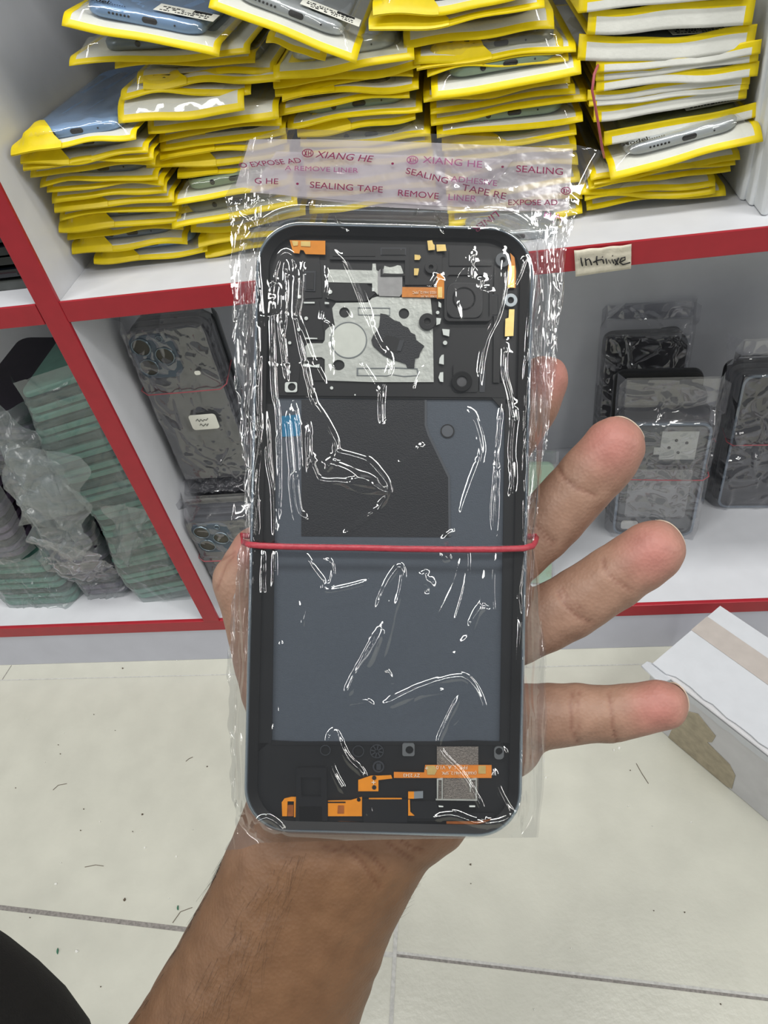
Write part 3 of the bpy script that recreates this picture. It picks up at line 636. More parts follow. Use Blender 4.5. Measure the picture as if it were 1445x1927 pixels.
# ------------------------------------------------------------------ the held phone frame
ph = empty('phone_housing', HM, 'opened black phone housing with silver rim, inside the clear bag held in the hand', 'phone part')
TH = math.atan2(-22, 1000)
CX, CY = 731.5, 997.0
def rot(a, b):                              # frame coordinates (pixels) to photograph pixels
    return (CX + a * math.cos(TH) + b * math.sin(TH), CY - a * math.sin(TH) + b * math.cos(TH))
def outline(hw, hh, r, n=10): return [rot(x, y) for x, y in rrect(-hw, -hh, hw, hh, r, n)]
def ringloft(name, specs, mat, closed_caps=False, label=None, smooth=True):
    rings = [[hp(x, y, D) for x, y in outline(hw, hh, r)] for hw, hh, r, D in specs]
    rings = [[Vector((p.x, p.y, p.z)) for p in rg] for rg in rings]
    o = MB().loft(rings, caps=closed_caps).build(name, mat, ph, smooth, label=label)
    e = o.modifiers.new('e', 'EDGE_SPLIT'); e.split_angle = math.radians(45); return o
silver = M('silver_blue_metal', (150, 164, 176), .25, .7, var=.04)
inner = M('inner_black', (8, 8, 9), .45, var=.2, scale=200, spec=.2)
midp = M('mid_plastic', (12, 13, 16), .42, var=.12, scale=300)
midp2 = M('mid_plastic_dark', (13, 14, 16), .4, var=.12, scale=300)
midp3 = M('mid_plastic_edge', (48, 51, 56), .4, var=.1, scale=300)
bay = M('battery_bay', (72, 80, 90), .5, .1, var=.04, scale=800, bump=.1, bscale=2500)
graph = M('graphite_sheet', (14, 17, 24), .5, var=.1, scale=400, bump=.2, bscale=3000)
orange = M('orange_flex', (226, 140, 24), .35, var=.08, scale=300)
gold = M('gold_contact', (236, 206, 130), .3, .5, var=.08, scale=500)
flexd = M('brown_flex', (150, 84, 30), .4, var=.25, scale=400)
meshm = M('grille_mesh', (120, 114, 108), .45, .5, var=.35, scale=2600, bump=.5, bscale=4000)
DB = D0 + .0075
HW, HH = 261, 574
ringloft('metal_rim', [(HW - 3, HH - 3, 82, DB), (HW, HH, 84, D0 + .005), (HW, HH, 84, D0 + .0015), (HW - 2, HH - 2, 83, D0 + .0002), (HW - 4, HH - 4, 81, D0), (HW - 6, HH - 6, 79, D0 + .0004), (HW - 7, HH - 7, 78, D0 + .0014)], silver, label='silver blue metal rim')
ringloft('inner_wall', [(HW - 6.5, HH - 6.5, 78, D0 + .0006), (HW - 14, HH - 14, 73, D0 + .0012), (HW - 24, HH - 22, 66, D0 + .0018), (HW - 27, HH - 25, 64, D0 + .0046)], inner)
ringloft('base_pan', [(HW - 24, HH - 22, 64, D0 + .0046), (HW - 24, HH - 22, 64, DB - .0004)], inner, True)
ringloft('display_back', [(HW - 3, HH - 3, 82, DB - .0002), (HW - 3, HH - 3, 82, DB + .0003)], inner, True)
# battery bay
bx = [(520, 748), (950, 748), (948, 1060), (940, 1398), (512, 1398), (514, 1060)]
plate('battery_bay', [bx], D0 + .0040, .0006, bay, ph, 'grey blue battery bay floor')
plate('side_rib', [[(498, 760), (519, 760), (511, 1398), (486, 1398)]], D0 + .0028, .0018, midp2, ph)
plate('side_rib', [[(951, 760), (972, 760), (960, 1398), (941, 1398)]], D0 + .0028, .0018, midp2, ph)
g = plate('graphite_sheet', [[(567, 752), (802, 752), (802, 800), (808, 818), (845, 898), (846, 1011), (567, 1009)]], D0 + .0038, .0002, graph, ph, 'black graphite sheet')
plate('sheet_edge', [[(799, 752), (803, 752), (803, 800), (809, 818), (847, 897), (848, 1010), (844, 1010), (843, 899), (805, 820), (799, 801)]], D0 + .00372, .0002, M('sheet_edge', (72, 76, 82), .5), ph)
plate('bay_button', [circ(842, 811, 12)], D0 + .0037, .0003, M('bay_button', (88, 92, 98), .4), ph)
plate('bay_button_groove', [circ(842, 811, 13), circ(842, 811, 11)], D0 + .00362, .0002, midp2, ph)
plate('blue_sticker', [[(530, 783), (564, 780), (565, 820), (531, 822)]], D0 + .0037, .0002, M('blue_sticker', (18, 110, 150), .4), ph, 'small blue sticker')
pale = M('pale_plastic_patch', (124, 132, 138), .35, var=.05)
plate('bay_corner_cut', [[(925, 748), (951, 748), (951, 776)]], D0 + .0030, .0010, midp2, ph)
# upper board cover
up_out = [(521, 452), (560, 446), (960, 448), (984, 480), (975, 745), (948, 752), (720, 750), (520, 748), (506, 735), (508, 480)]
plate('upper_cover', [up_out], D0 + .0034, .0012, midp, ph, 'black plastic upper cover')
shield_out = [(632, 570), (692, 569), (700, 561), (710, 558), (760, 560), (810, 561), (814, 600), (816, 719), (700, 719), (616, 716), (611, 708), (611, 676), (605, 672), (577, 672), (574, 652), (579, 646), (607, 646), (611, 640), (612, 622), (618, 616), (630, 612), (627, 596), (625, 580)]
black_patch = [(716, 590), (727, 592), (735, 598), (742, 603), (752, 606), (758, 613), (768, 617), (773, 626), (781, 630), (783, 640), (798, 651), (790, 664), (788, 672), (781, 673), (779, 692), (767, 692), (764, 684), (752, 680), (738, 676), (731, 672), (722, 668), (713, 660), (702, 650), (699, 640), (702, 632), (710, 622), (714, 612)]
holes = [circ(648, 588, 10, 20), circ(760, 590, 10, 20), circ(637, 687, 11.5, 20, 10)]
plate('shield_plate', [shield_out] + holes, D0 + .0028, .0005, shieldm, ph, 'brushed silver shield plate')
plate('shield_disc', [circ(656, 640, 33, 40)], D0 + .00270, .0001, M('shield_disc', (204, 208, 200), .4, .3, var=.05, scale=400), ph)
groove = M('stamp_groove', (120, 126, 128), .4, .4)
plate('stamped_ring', [circ(656, 640, 34.5, 40), circ(656, 640, 32.5, 40)], D0 + .00262, .00015, groove, ph)
for bxs in ([(673, 578), (734, 579), (734, 594), (674, 593)], [(671, 692), (738, 692), (744, 691), (786, 693), (788, 707), (760, 709), (736, 705), (728, 708), (671, 707)]):
    cx = sum(p[0] for p in bxs) / len(bxs); cy = sum(p[1] for p in bxs) / len(bxs)
    plate('stamped_groove', [bxs, [(cx + (x - cx) * .955, cy + (y - cy) * .80) for x, y in bxs]], D0 + .00262, .00015, groove, ph)
plate('torn_black_foil', [black_patch], D0 + .0024, .0006, graph, ph, 'torn black foil patch', bev=.00005)
plate('foil_fold', [[(726, 630), (760, 640), (748, 664), (712, 650)]], D0 + .0022, .0002, midp2, ph)
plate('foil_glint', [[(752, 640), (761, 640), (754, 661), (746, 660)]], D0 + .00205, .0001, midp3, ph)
plate('bracket', [[(617, 507), (700, 509), (701, 496), (707, 496), (708, 508), (711, 510), (711, 555), (707, 550), (701, 546), (700, 533), (617, 531)]], D0 + .0026, .0005, shieldm, ph, 'silver bracket')
plate('bracket_cover', [[(711, 511), (716, 506), (757, 506), (757, 552), (752, 558), (714, 557), (711, 552)]], D0 + .0024, .0006, M('bracket_grey', (150, 150, 150), .4, .4, var=.1, scale=500), ph)
plate('bracket_lip', [[(722, 506), (723, 500), (733, 503), (740, 502), (748, 499), (754, 500), (759, 514), (755, 516), (722, 514)]], D0 + .00225, .0003, shieldm, ph)
plate('frame_lip', [[(716, 496), (720, 496), (720, 515), (762, 515), (762, 519), (716, 519)]], D0 + .0020, .0006, midp2, ph)
# raised ribs, pockets
for pts, D, mt in (([(520, 470), (600, 470), (606, 560), (574, 562), (560, 745), (524, 745)], .0031, midp), ([(573, 510), (594, 510), (593, 548), (573, 547)], .0028, midp3), ([(576, 513), (591, 513), (590, 545), (576, 544)], .0026, midp),
                   ([(620, 462), (770, 462), (770, 536), (762, 536), (762, 490), (620, 488)], .0026, midp), ([(626, 466), (706, 466), (706, 482), (626, 482)], .0024, midp2), ([(716, 466), (764, 466), (764, 480), (716, 480)], .0024, midp3), ([(718, 468), (762, 468), (762, 479), (718, 479)], .0023, midp2),
                   ([(770, 470), (832, 472), (830, 536), (770, 536)], .0029, midp), ([(520, 715), (606, 722), (830, 726), (948, 740), (948, 748), (520, 744)], .0028, midp2), ([(930, 500), (942, 500), (940, 720), (928, 720)], .0026, midp2),
                   ([(845, 470), (925, 472), (925, 500), (845, 500)], .0030, midp2), ([(612, 532), (690, 534), (706, 552), (690, 566), (632, 566), (612, 560)], .0027, midp2), ([(560, 566), (600, 566), (610, 640), (570, 640)], .0029, midp2), ([(575, 676), (609, 678), (609, 716), (575, 716)], .0029, midp2),
                   ([(915, 555), (938, 553), (938, 594), (915, 596)], .0026, midp3), ([(918, 557), (936, 556), (936, 592), (918, 593)], .0024, midp2), ([(902, 700), (914, 700), (912, 738), (902, 738)], .0026, midp3)):
    plate('cover_relief', [pts], D0 + D, .0004, mt, ph)
# cameras
def boss(cx, cy, r, ri, m1, m2, Dt=.0020, name='screw_boss'):
    o = plate(name, [circ(cx, cy, r, 24), circ(cx, cy, ri, 24)], D0 + Dt, .0012, m1, ph, bev=.0001)
    q = plate('boss_hole', [circ(cx, cy, ri, 20)], D0 + Dt + .0006, .0004, m2, ph); q.parent = o; return o
plate('camera_seat', [rrect(838, 514, 924, 602, 8), ], D0 + .0024, .0008, midp2, ph)
plate('camera_seat_lip', [rrect(836, 512, 926, 604, 9), rrect(841, 517, 921, 599, 6)], D0 + .0018, .0008, midp, ph)
lensb = M('lens_surround', (30, 30, 32), .3, var=.1)
plate('camera_block', [rrect(842, 533, 907, 598, 16)], D0 + .0017, .0010, lensb, ph, bev=.0002)
plate('lens_ring', [circ(873, 562, 22, 36), circ(873, 562, 18.5, 36)], D0 + .0015, .0004, inner, ph)
lg = M('lens_window', (84, 84, 86), .25, var=.3, scale=200)
plate('lens_window', [circ(873, 562, 18.5, 36)], D0 + .0016, .0002, lg, ph)
plate('camera_seat', [rrect(853, 683, 900, 738, 6)], D0 + .0024, .0006, midp2, ph)
plate('lens_ring', [circ(869, 718, 18, 30), circ(869, 718, 11, 30)], D0 + .0018, .0010, inner, ph, bev=.0002)
plate('lens_window', [circ(869, 718, 11, 30)], D0 + .0021, .0002, lg, ph)
boss(946, 489, 13, 6, M('boss_grey', (86, 90, 94), .35, .1), dark)
boss(961, 565, 12, 6.5, M('boss_steel', (160, 168, 172), .3, .5), dark)
boss(804, 605, 15, 7, lensb, dark); boss(811, 503, 11, 5, midp2, dark)
# gold and orange flex pieces, alignment marks
for lp, mt, D in (([(545, 452), (612, 453), (612, 479), (575, 478), (571, 471), (565, 470), (563, 477), (552, 476), (548, 463)], orange, .0022), ([(549, 453), (561, 454), (560, 462), (552, 463)], gold, .0020), ([(566, 454), (584, 454), (584, 464), (566, 463)], gold, .0020),
                  ([(757, 540), (824, 541), (824, 560), (756, 559)], M('flex_brown_orange', (206, 128, 46), .4, var=.15, scale=700), .0023), ([(822, 515), (832, 515), (836, 525), (836, 562), (822, 562)], orange, .0020), ([(824, 540), (832, 540), (832, 560), (824, 560)], gold, .0018),
                  ([(804, 453), (813, 452), (815, 459), (818, 461), (818, 470), (806, 471)], gold, .0019), ([(821, 460), (838, 460), (840, 472), (822, 473)], gold, .0020), ([(780, 479), (790, 480), (792, 484), (789, 489), (780, 489)], gold, .0022), ([(779, 505), (788, 505), (788, 509), (786, 518), (779, 518)], gold, .0022),
                  ([(960, 476), (968, 484), (971, 510), (970, 542), (955, 542), (956, 500), (962, 490)], orange, .0024), ([(957, 500), (968, 500), (968, 541), (955, 541)], gold, .0022), ([(958, 582), (968, 582), (966, 632), (950, 633), (951, 600), (957, 598)], gold, .0023)):
    plate('flex_contact', [lp], D0 + D, .00025, mt, ph)
wm = M('white_opening', (214, 220, 216), .5)
marks = [[(825, 567), (830, 571), (830, 579), (825, 577)], circ(823.5, 588, 3.2, 12), [(821, 598), (830, 599), (828, 609), (821, 612)], [(832, 619), (846, 620), (845, 633), (834, 630)], circ(837.5, 645, 4, 14), [(831, 668), (835, 667), (835, 686), (826, 684), (827, 674)], [(828, 701), (834, 700), (834, 719), (828, 718), (825, 710)],
         circ(621, 549, 4, 12), circ(563, 558, 3.5, 12), circ(576, 599, 3.5, 12), circ(562, 620, 3.2, 12), circ(545, 645, 3, 12), circ(544, 700, 3, 12), circ(624, 730, 3, 12), circ(668, 743, 1.6, 8), [(571, 568), (592, 568), (592, 571), (572, 571)], [(611, 568), (619, 569), (619, 572), (611, 572)], [(574, 635), (597, 636), (597, 638), (574, 638)],
         [(570, 686), (580, 684), (588, 688), (601, 685), (601, 692), (590, 691), (580, 690), (570, 689)], [(700, 541), (705, 543), (704, 548), (700, 548)]]
for lp in marks: plate('light_opening', [lp], D0 + .00245, .0002, wm, ph)
plate('square_washer', [rrect(536, 719, 559, 738, 4), circ(549, 728, 7.5, 16)], D0 + .0022, .0003, wm, ph)
plate('square_washer', [rrect(943, 691, 957, 717, 2), circ(948, 704, 3.5, 12)], D0 + .0024, .0003, midp3, ph)
# lower section
lo_out = [(508, 1396), (944, 1396), (958, 1420), (958, 1500), (930, 1545), (500, 1545), (478, 1500), (480, 1420)]
plate('lower_cover', [lo_out], D0 + .0034, .0012, midp2, ph, 'black plastic lower cover')
plate('cover_relief', [[(512, 1394), (600, 1398), (690, 1396), (800, 1398), (880, 1394), (942, 1396), (942, 1402), (512, 1402)]], D0 + .0028, .0006, midp, ph)
for lp, D, mt in (([(530, 1510), (535, 1503), (548, 1500), (562, 1500), (562, 1537), (553, 1538), (553, 1508), (541, 1508), (540, 1536), (531, 1536)], .0026, orange), ([(541, 1515), (552, 1515), (552, 1536), (541, 1536)], .0028, flexd),
                  ([(562, 1500), (606, 1500), (606, 1517), (562, 1518)], .0024, orange), ([(563, 1503), (606, 1503), (606, 1505), (563, 1505)], .0022, inner), ([(617, 1507), (660, 1506), (681, 1500), (681, 1536), (617, 1536)], .0024, orange), ([(617, 1509), (650, 1509), (650, 1511), (617, 1511)], .0022, inner),
                  ([(636, 1516), (647, 1516), (647, 1531), (635, 1531)], .0022, flexd), ([(694, 1502), (756, 1502), (756, 1504), (694, 1505)], .0024, orange), ([(768, 1490), (779, 1490), (779, 1503), (768, 1503)], .0023, orange), ([(779, 1490), (796, 1489), (796, 1502), (779, 1503)], .0023, pale), ([(768, 1505), (771, 1505), (772, 1528), (780, 1535), (768, 1535)], .0023, orange),
                  ([(674, 1468), (698, 1460), (712, 1460), (712, 1489), (674, 1489)], .0024, orange), ([(712, 1460), (736, 1459), (738, 1465), (712, 1468)], .0024, orange),
                  ([(741, 1453), (798, 1454), (800, 1440), (925, 1440), (925, 1464), (741, 1464)], .0023, M('orange_flex_long', (214, 128, 40), .35, var=.1, scale=300)),
                  ([(606, 1548), (640, 1546), (700, 1548), (690, 1560), (640, 1562), (606, 1560)], .0030, flexd), ([(500, 1546), (560, 1546), (560, 1554), (500, 1552)], .0030, flexd), ([(840, 1546), (900, 1546), (930, 1540), (940, 1545), (920, 1556), (840, 1552)], .0032, flexd)):
    plate('flex_piece', [lp], D0 + D, .0003, mt, ph)
plate('flex_patch', [[(802, 1441), (818, 1441), (822, 1450), (818, 1458), (804, 1458)]], D0 + .0021, .0002, gold, ph); plate('flex_patch', [[(900, 1441), (914, 1441), (914, 1456), (900, 1456)]], D0 + .0021, .0002, gold, ph)
plate('speaker_grille', [[(822, 1405), (900, 1405), (900, 1440), (822, 1440)]], D0 + .0026, .0003, meshm, ph, 'fine metal speaker mesh'); plate('speaker_grille', [[(822, 1464), (900, 1464), (899, 1505), (824, 1505)]], D0 + .0026, .0003, meshm, ph, 'fine metal speaker mesh')
for lp in ([(822, 1466), (833, 1464), (833, 1505), (831, 1505), (831, 1468), (825, 1468), (824, 1505), (822, 1505)], [(884, 1466), (897, 1464), (897, 1505), (895, 1505), (895, 1468), (886, 1468), (886, 1490), (884, 1490)], [(820, 1504), (898, 1505), (898, 1507), (820, 1506)]):
    plate('speaker_bracket', [lp], D0 + .0020, .0005, shieldm, ph)
plate('speaker_slot', [[(824, 1509), (896, 1510), (896, 1526), (826, 1526)]], D0 + .0026, .0004, inner, ph)
for lp in ([(825, 1516), (834, 1517), (834, 1519), (826, 1519)], [(883, 1516), (894, 1516), (894, 1519), (883, 1519)]): plate('white_tick', [lp], D0 + .0024, .0002, wm, ph)
plate('port_frame', [[(558, 1446), (614, 1445), (616, 1545), (556, 1546)], [(566, 1463), (604, 1463), (604, 1500), (567, 1500)]], D0 + .0020, .0009, midp, ph)
plate('port_shell', [[(563, 1518), (605, 1518), (606, 1562), (564, 1564)]], D0 + .0018, .0012, inner, ph)
plate('lower_ribbon', [[(682, 1504), (766, 1504), (766, 1548), (684, 1548)]], D0 + .0024, .0005, midp, ph); plate('lower_ribbon', [[(774, 1508), (820, 1508), (826, 1530), (930, 1530), (930, 1540), (774, 1540)]], D0 + .0026, .0004, midp, ph)
for cx, cy, r in ((612, 1412, 10), (674, 1414, 11), (709, 1414, 13)): plate('round_pocket', [circ(cx, cy, r, 24), circ(cx, cy, r - 1.4, 24)], D0 + .0026, .0003, midp3, ph)
for k in range(8):
    g_ = PI * k / 4 + .2; c_, s_ = math.cos(g_), math.sin(g_)
    plate('vent_spoke', [[(709 + 3 * c_ - s_, 1414 + 3 * s_ + c_), (709 + 12 * c_ - s_, 1414 + 12 * s_ + c_), (709 + 12 * c_ + s_, 1414 + 12 * s_ - c_), (709 + 3 * c_ + s_, 1414 + 3 * s_ - c_)]], D0 + .0026, .0003, midp3, ph)
plate('screw_washer', [rrect(757, 1399, 780, 1423, 4), circ(770.5, 1411.5, 7.5, 20)], D0 + .0018, .0005, M('washer_grey', (120, 124, 126), .35, .5), ph)
plate('screw_washer', [rrect(930, 1405, 948, 1429, 7), circ(939, 1414, 6.8, 20)], D0 + .0018, .0005, MATS['washer_grey'], ph)
plate('round_seal', [circ(712, 1443, 11, 24), circ(712, 1443, 8, 24)], D0 + .0024, .0003, midp3, ph); plate('seal_core', [rrect(708, 1437, 717, 1449, 2)], D0 + .0022, .0003, midp3, ph)
plate('flex_hole', [circ(704, 1464, 4, 14)], D0 + .0022, .0002, dark, ph); plate('flex_hole', [circ(704, 1482, 4, 14)], D0 + .0022, .0002, dark, ph); plate('flex_hole', [circ(675, 1505, 3.5, 14)], D0 + .0022, .0002, inner, ph)
def ptext(name, s, px, py, sizepx, D, ang, mat, parent, xs=1.0, flip=False, bold=0, shear=0, mirror=False):
    k = D / FPX; M4 = Matrix.Translation(hp(px, py, D)) @ Matrix.Rotation(math.radians(ang + (180 if flip else 0)), 4, 'Z') @ (Matrix.Diagonal((-1, 1, 1, 1)) if mirror else Matrix.Identity(4))
    return text(name, s, sizepx * k * 1.38, mat, parent, M4, xs=xs, bold=bold, shear=shear)
wt = M('white_print', (226, 216, 196), .5)
ptext('flex_print', 'FPC_1_A_V1.0', 880, 1441, 7, D0 + .0020, 0, wt, ph, flip=True)
ptext('flex_print', '(X6837) H612_SPK', 897, 1452, 6, D0 + .0020, 0, wt, ph, flip=True)
ptext('flex_print', 'ZY 2343', 790, 1456, 6.5, D0 + .0020, 0, wt, ph, flip=True)
ptext('flex_print', '+', 698, 1478, 12, D0 + .0020, 0, wt, ph); ptext('flex_print', '+', 799, 1450, 9, D0 + .0020, 0, wt, ph)
ptext('flex_print', '1025 H612_FPC', 822, 548, 5, D0 + .0020, 0, wt, ph, flip=True); ptext('flex_print', '2 X01 1A_V1', 822, 556, 4, D0 + .0020, 0, wt, ph, flip=True)

# ------------------------------------------------------------------ the clear bag
held = FILM('clear_bag_film', (.985, .985, .985), 1.9, .016, .045, (225, 228, 232))
bag = empty('clear_bag', HM, 'wrinkled clear adhesive bag wrapped round the held phone housing', 'plastic bag')
lb = [(240, 470), (262, 466), (300, 455), (345, 437), (372, 421), (400, 434), (450, 433), (560, 436), (700, 441), (850, 456), (950, 463), (1020, 455), (1060, 447), (1150, 436), (1250, 428), (1400, 432), (1500, 436), (1560, 446), (1580, 436), (1600, 424)]
rbp = [(240, 1078), (285, 1134), (310, 1118), (360, 1095), (400, 1086), (450, 1068), (520, 1062), (650, 1050), (750, 1040), (850, 1026), (950, 1012), (1020, 1006), (1060, 1010), (1150, 1018), (1250, 1028), (1400, 1028), (1500, 1020), (1560, 1016), (1600, 1008)]
nv, nu = 640, 330
tt = np.linspace(0, 1, nv); ss = np.linspace(0, 1, nu); S, T_ = np.meshgrid(ss, tt)
topy = np.interp(ss, [0, .1, .15, .5, .9, 1], [263, 240, 243, 250, 262, 284]); boty = np.interp(ss, [0, .05, .1, .5, 1], [1600, 1598, 1586, 1580, 1576])
PY = topy[None, :] * (1 - T_) + boty[None, :] * T_
XLf = np.interp(PY, *zip(*lb)); XRf = np.interp(PY, *zip(*rbp))
XLf += 2.0 * np.sin(PY / 17) + 1.5 * np.sin(PY / 7.3); XRf += 1.6 * np.sin(PY / 21)
PX = XLf * (1 - S) + XRf * S
a_ = (PX - CX) * math.cos(TH) - (PY - CY) * math.sin(TH); b_ = (PX - CX) * math.sin(TH) + (PY - CY) * math.cos(TH)
qx = np.abs(a_) - (HW - 84); qy = np.abs(b_) - (HH - 84)
SD = np.hypot(np.maximum(qx, 0), np.maximum(qy, 0)) + np.minimum(np.maximum(qx, qy), 0) - 84
out = np.clip((SD + 2) / 38, 0, 1); out = out * out * (3 - 2 * out)
def poly_dist(pts):
    d = np.full(PX.shape, 1e9); par = np.zeros(PX.shape); L = 0; segs = list(zip(pts[:-1], pts[1:])); tot = sum(math.dist(p, q) for p, q in segs)
    for (x0, y0), (x1, y1) in segs:
        dx, dy = x1 - x0, y1 - y0; l2 = dx * dx + dy * dy; t = np.clip(((PX - x0) * dx + (PY - y0) * dy) / l2, 0, 1)
        e = np.hypot(PX - x0 - t * dx, PY - y0 - t * dy); better = e < d; d = np.where(better, e, d); par = np.where(better, (L + t * math.sqrt(l2)) / tot, par); L += math.sqrt(l2)
    return d, par
def smooth_poly(pts, n=5):
    P_ = [Vector(p) for p in pts]; o = []
    for i in range(len(P_) - 1):
        p0, p1, p2, p3 = P_[max(0, i - 1)], P_[i], P_[i + 1], P_[min(len(P_) - 1, i + 2)]
        for k in range(n):
            t = k / n; o.append(tuple(.5 * ((2 * p1) + (p2 - p0) * t + (2 * p0 - 5 * p1 + 4 * p2 - p3) * t * t + (3 * p1 - p0 - 3 * p2 + p3) * t ** 3)))
    o.append(tuple(P_[-1])); return o
MM = .001
Hr = np.zeros(PX.shape)
# folds: (points, half width in pixels, height in mm)
folds = [([(512, 560), (514, 520), (525, 487), (538, 476), (552, 486), (560, 510), (560, 560), (558, 600)], 5, .7), ([(537, 478), (538, 520), (536, 600), (530, 640)], 4, .4), ([(513, 530), (527, 540), (530, 570), (525, 605), (533, 660), (542, 740)], 5, .6),
         ([(512, 530), (513, 640), (516, 740), (524, 800), (524, 1000)], 5, .6), ([(585, 482), (568, 502), (562, 560), (558, 600), (572, 680), (583, 730), (600, 800)], 5, .6), ([(612, 482), (618, 540), (605, 600), (622, 620), (625, 720), (619, 745)], 4, .35),
         ([(620, 465), (650, 495), (672, 540), (690, 585), (700, 610)], 5, .5), ([(640, 470), (668, 530), (700, 620), (730, 680)], 4, .45), ([(615, 500), (640, 560), (662, 606)], 4, .4), ([(560, 600), (575, 640), (590, 680), (608, 715), (617, 735)], 4, .45),
         ([(722, 655), (731, 670), (733, 700), (720, 730), (717, 780), (722, 800), (745, 775), (770, 740), (792, 690)], 6, .7), ([(676, 680), (700, 715), (718, 745)], 4, .4),
         ([(578, 750), (582, 800), (580, 850), (590, 885), (604, 905), (650, 908), (700, 915), (726, 925), (728, 912), (712, 890), (690, 868), (660, 858), (634, 850), (630, 830), (600, 770), (585, 750)], 6, .8),
         ([(634, 850), (625, 870), (612, 890)], 5, .5), ([(636, 905), (680, 925), (726, 926), (722, 945), (708, 950)], 5, .6), ([(727, 928), (715, 955), (690, 975), (655, 1000), (640, 1015)], 5, .6), ([(590, 860), (580, 880), (578, 900)], 6, .6),
         ([(562, 890), (552, 910), (560, 960), (572, 975), (585, 985)], 6, .7), ([(548, 750), (560, 800), (567, 880), (556, 900)], 5, .6), ([(570, 1030), (582, 1060), (592, 1075), (607, 1095), (612, 1110), (640, 1108), (680, 1098), (698, 1090), (696, 1080)], 6, .7),
         ([(606, 1052), (622, 1060), (626, 1085), (615, 1108)], 5, .6), ([(700, 1178), (708, 1150), (725, 1105), (740, 1080), (752, 1068), (758, 1085), (752, 1120), (742, 1150), (737, 1175), (728, 1210), (716, 1250), (708, 1268)], 6, .8),
         ([(797, 1070), (800, 1090), (812, 1100), (808, 1118), (800, 1110)], 9, .8), ([(858, 995), (835, 1015), (828, 1030), (838, 1062)], 6, .7), ([(870, 1040), (858, 1090), (840, 1130), (818, 1175)], 5, .5), ([(930, 1180), (926, 1130), (925, 1080), (930, 1040), (930, 980), (932, 900)], 6, .6),
         ([(862, 780), (878, 775), (890, 790), (902, 830), (904, 860), (890, 900), (870, 960), (868, 1000)], 7, .8), ([(944, 750), (934, 860), (932, 920), (928, 1010)], 5, .6), ([(970, 760), (962, 850), (965, 910), (955, 960)], 7, .8), ([(952, 640), (948, 700), (958, 745), (966, 790)], 5, .6),
         ([(745, 870), (765, 868), (785, 850), (795, 830)], 8, .5), ([(646, 1322), (668, 1270), (700, 1220), (722, 1180)], 7, .6), ([(648, 1325), (690, 1320), (706, 1334)], 5, .5), ([(706, 1334), (750, 1312), (800, 1290), (860, 1275), (885, 1285), (905, 1320), (912, 1360), (908, 1395)], 7, .9),
         ([(876, 1280), (860, 1320), (838, 1365), (826, 1395), (832, 1420), (870, 1460), (905, 1520), (915, 1560)], 6, .9), ([(885, 1290), (870, 1340), (845, 1370)], 5, .5), ([(632, 1365), (620, 1390), (618, 1420), (625, 1450), (640, 1480), (655, 1500)], 8, 1.1), ([(632, 1365), (640, 1400), (655, 1430), (680, 1455), (686, 1480), (690, 1520), (704, 1560)], 8, 1.1),
         ([(724, 1262), (734, 1272), (738, 1290)], 6, .5), ([(880, 1185), (900, 1150), (920, 1150), (905, 1180)], 6, .6), ([(820, 1190), (838, 1225), (870, 1230), (905, 1210), (925, 1170)], 8, .5), ([(540, 1030), (545, 1100), (565, 1175), (575, 1130), (570, 1060)], 6, .5),
         ([(500, 760), (504, 860), (516, 940), (516, 1060), (514, 1100), (500, 1130), (488, 1120)], 6, .8), ([(496, 1000), (494, 1100), (500, 1135)], 6, .8), ([(520, 1340), (508, 1420), (500, 1500), (502, 1540)], 5, .6), ([(556, 1350), (552, 1420), (560, 1470)], 7, .4),
         ([(482, 600), (484, 760), (490, 820), (478, 900), (482, 1000), (478, 1100)], 6, .9), ([(945, 470), (950, 520), (938, 590), (915, 640), (903, 700), (905, 745)], 5, .6), ([(988, 480), (975, 520), (962, 545)], 4, .6), ([(826, 516), (815, 535), (812, 545)], 7, .7), ([(890, 470), (885, 530)], 4, .4), ([(905, 520), (904, 545), (922, 548)], 5, .5),
         ([(724, 1178), (700, 1230), (660, 1300), (650, 1322)], 12, .8), ([(737, 1110), (730, 1150), (712, 1200), (690, 1260)], 10, .7), ([(600, 870), (640, 880), (690, 905), (722, 922)], 10, .9), ([(650, 905), (690, 900), (715, 908)], 7, .7),
         ([(720, 1335), (780, 1310), (850, 1298)], 9, .8), ([(540, 760), (548, 860), (556, 950), (560, 1010)], 6, .8), ([(880, 1000), (876, 1100), (850, 1190)], 6, .7), ([(915, 1060), (905, 1140), (880, 1200), (850, 1220)], 8, .8), ([(842, 1010), (838, 1040), (846, 1060)], 6, .9),
         ([(527, 1180), (530, 1290), (522, 1390)], 5, .6), ([(560, 1120), (572, 1200), (568, 1260)], 6, .6), ([(470, 1560), (500, 1540), (530, 1560), (520, 1575)], 7, .9), ([(800, 1545), (850, 1535), (900, 1550), (950, 1545), (975, 1520)], 8, .9), ([(930, 1440), (935, 1480), (960, 1530), (975, 1560)], 7, .9), ([(945, 1400), (960, 1450), (968, 1500)], 6, .7), ([(985, 1100), (980, 1250), (990, 1400), (978, 1500)], 6, .9)]
for pts, wd, hg in folds:
    d_, par = poly_dist(smooth_poly(pts)); prof = np.exp(-np.abs(d_ / (wd * 1.05)) ** 1.5) * np.clip(np.sin(PI * np.clip(par, .03, .97)) * 2.2, 0, 1); Hr += hg * MM * 1.15 * prof
H2 = crinkle(PX * MM, PY * MM, .00016, 150, .045, 5) * (.25 + .75 * np.clip((PY - 270) / 160, 0, 1))            # soft creases everywhere
pats = np.clip((SD + 30) / 40, 0, 1)
rr_ = np.random.default_rng(3); Hf = np.zeros(PX.shape)
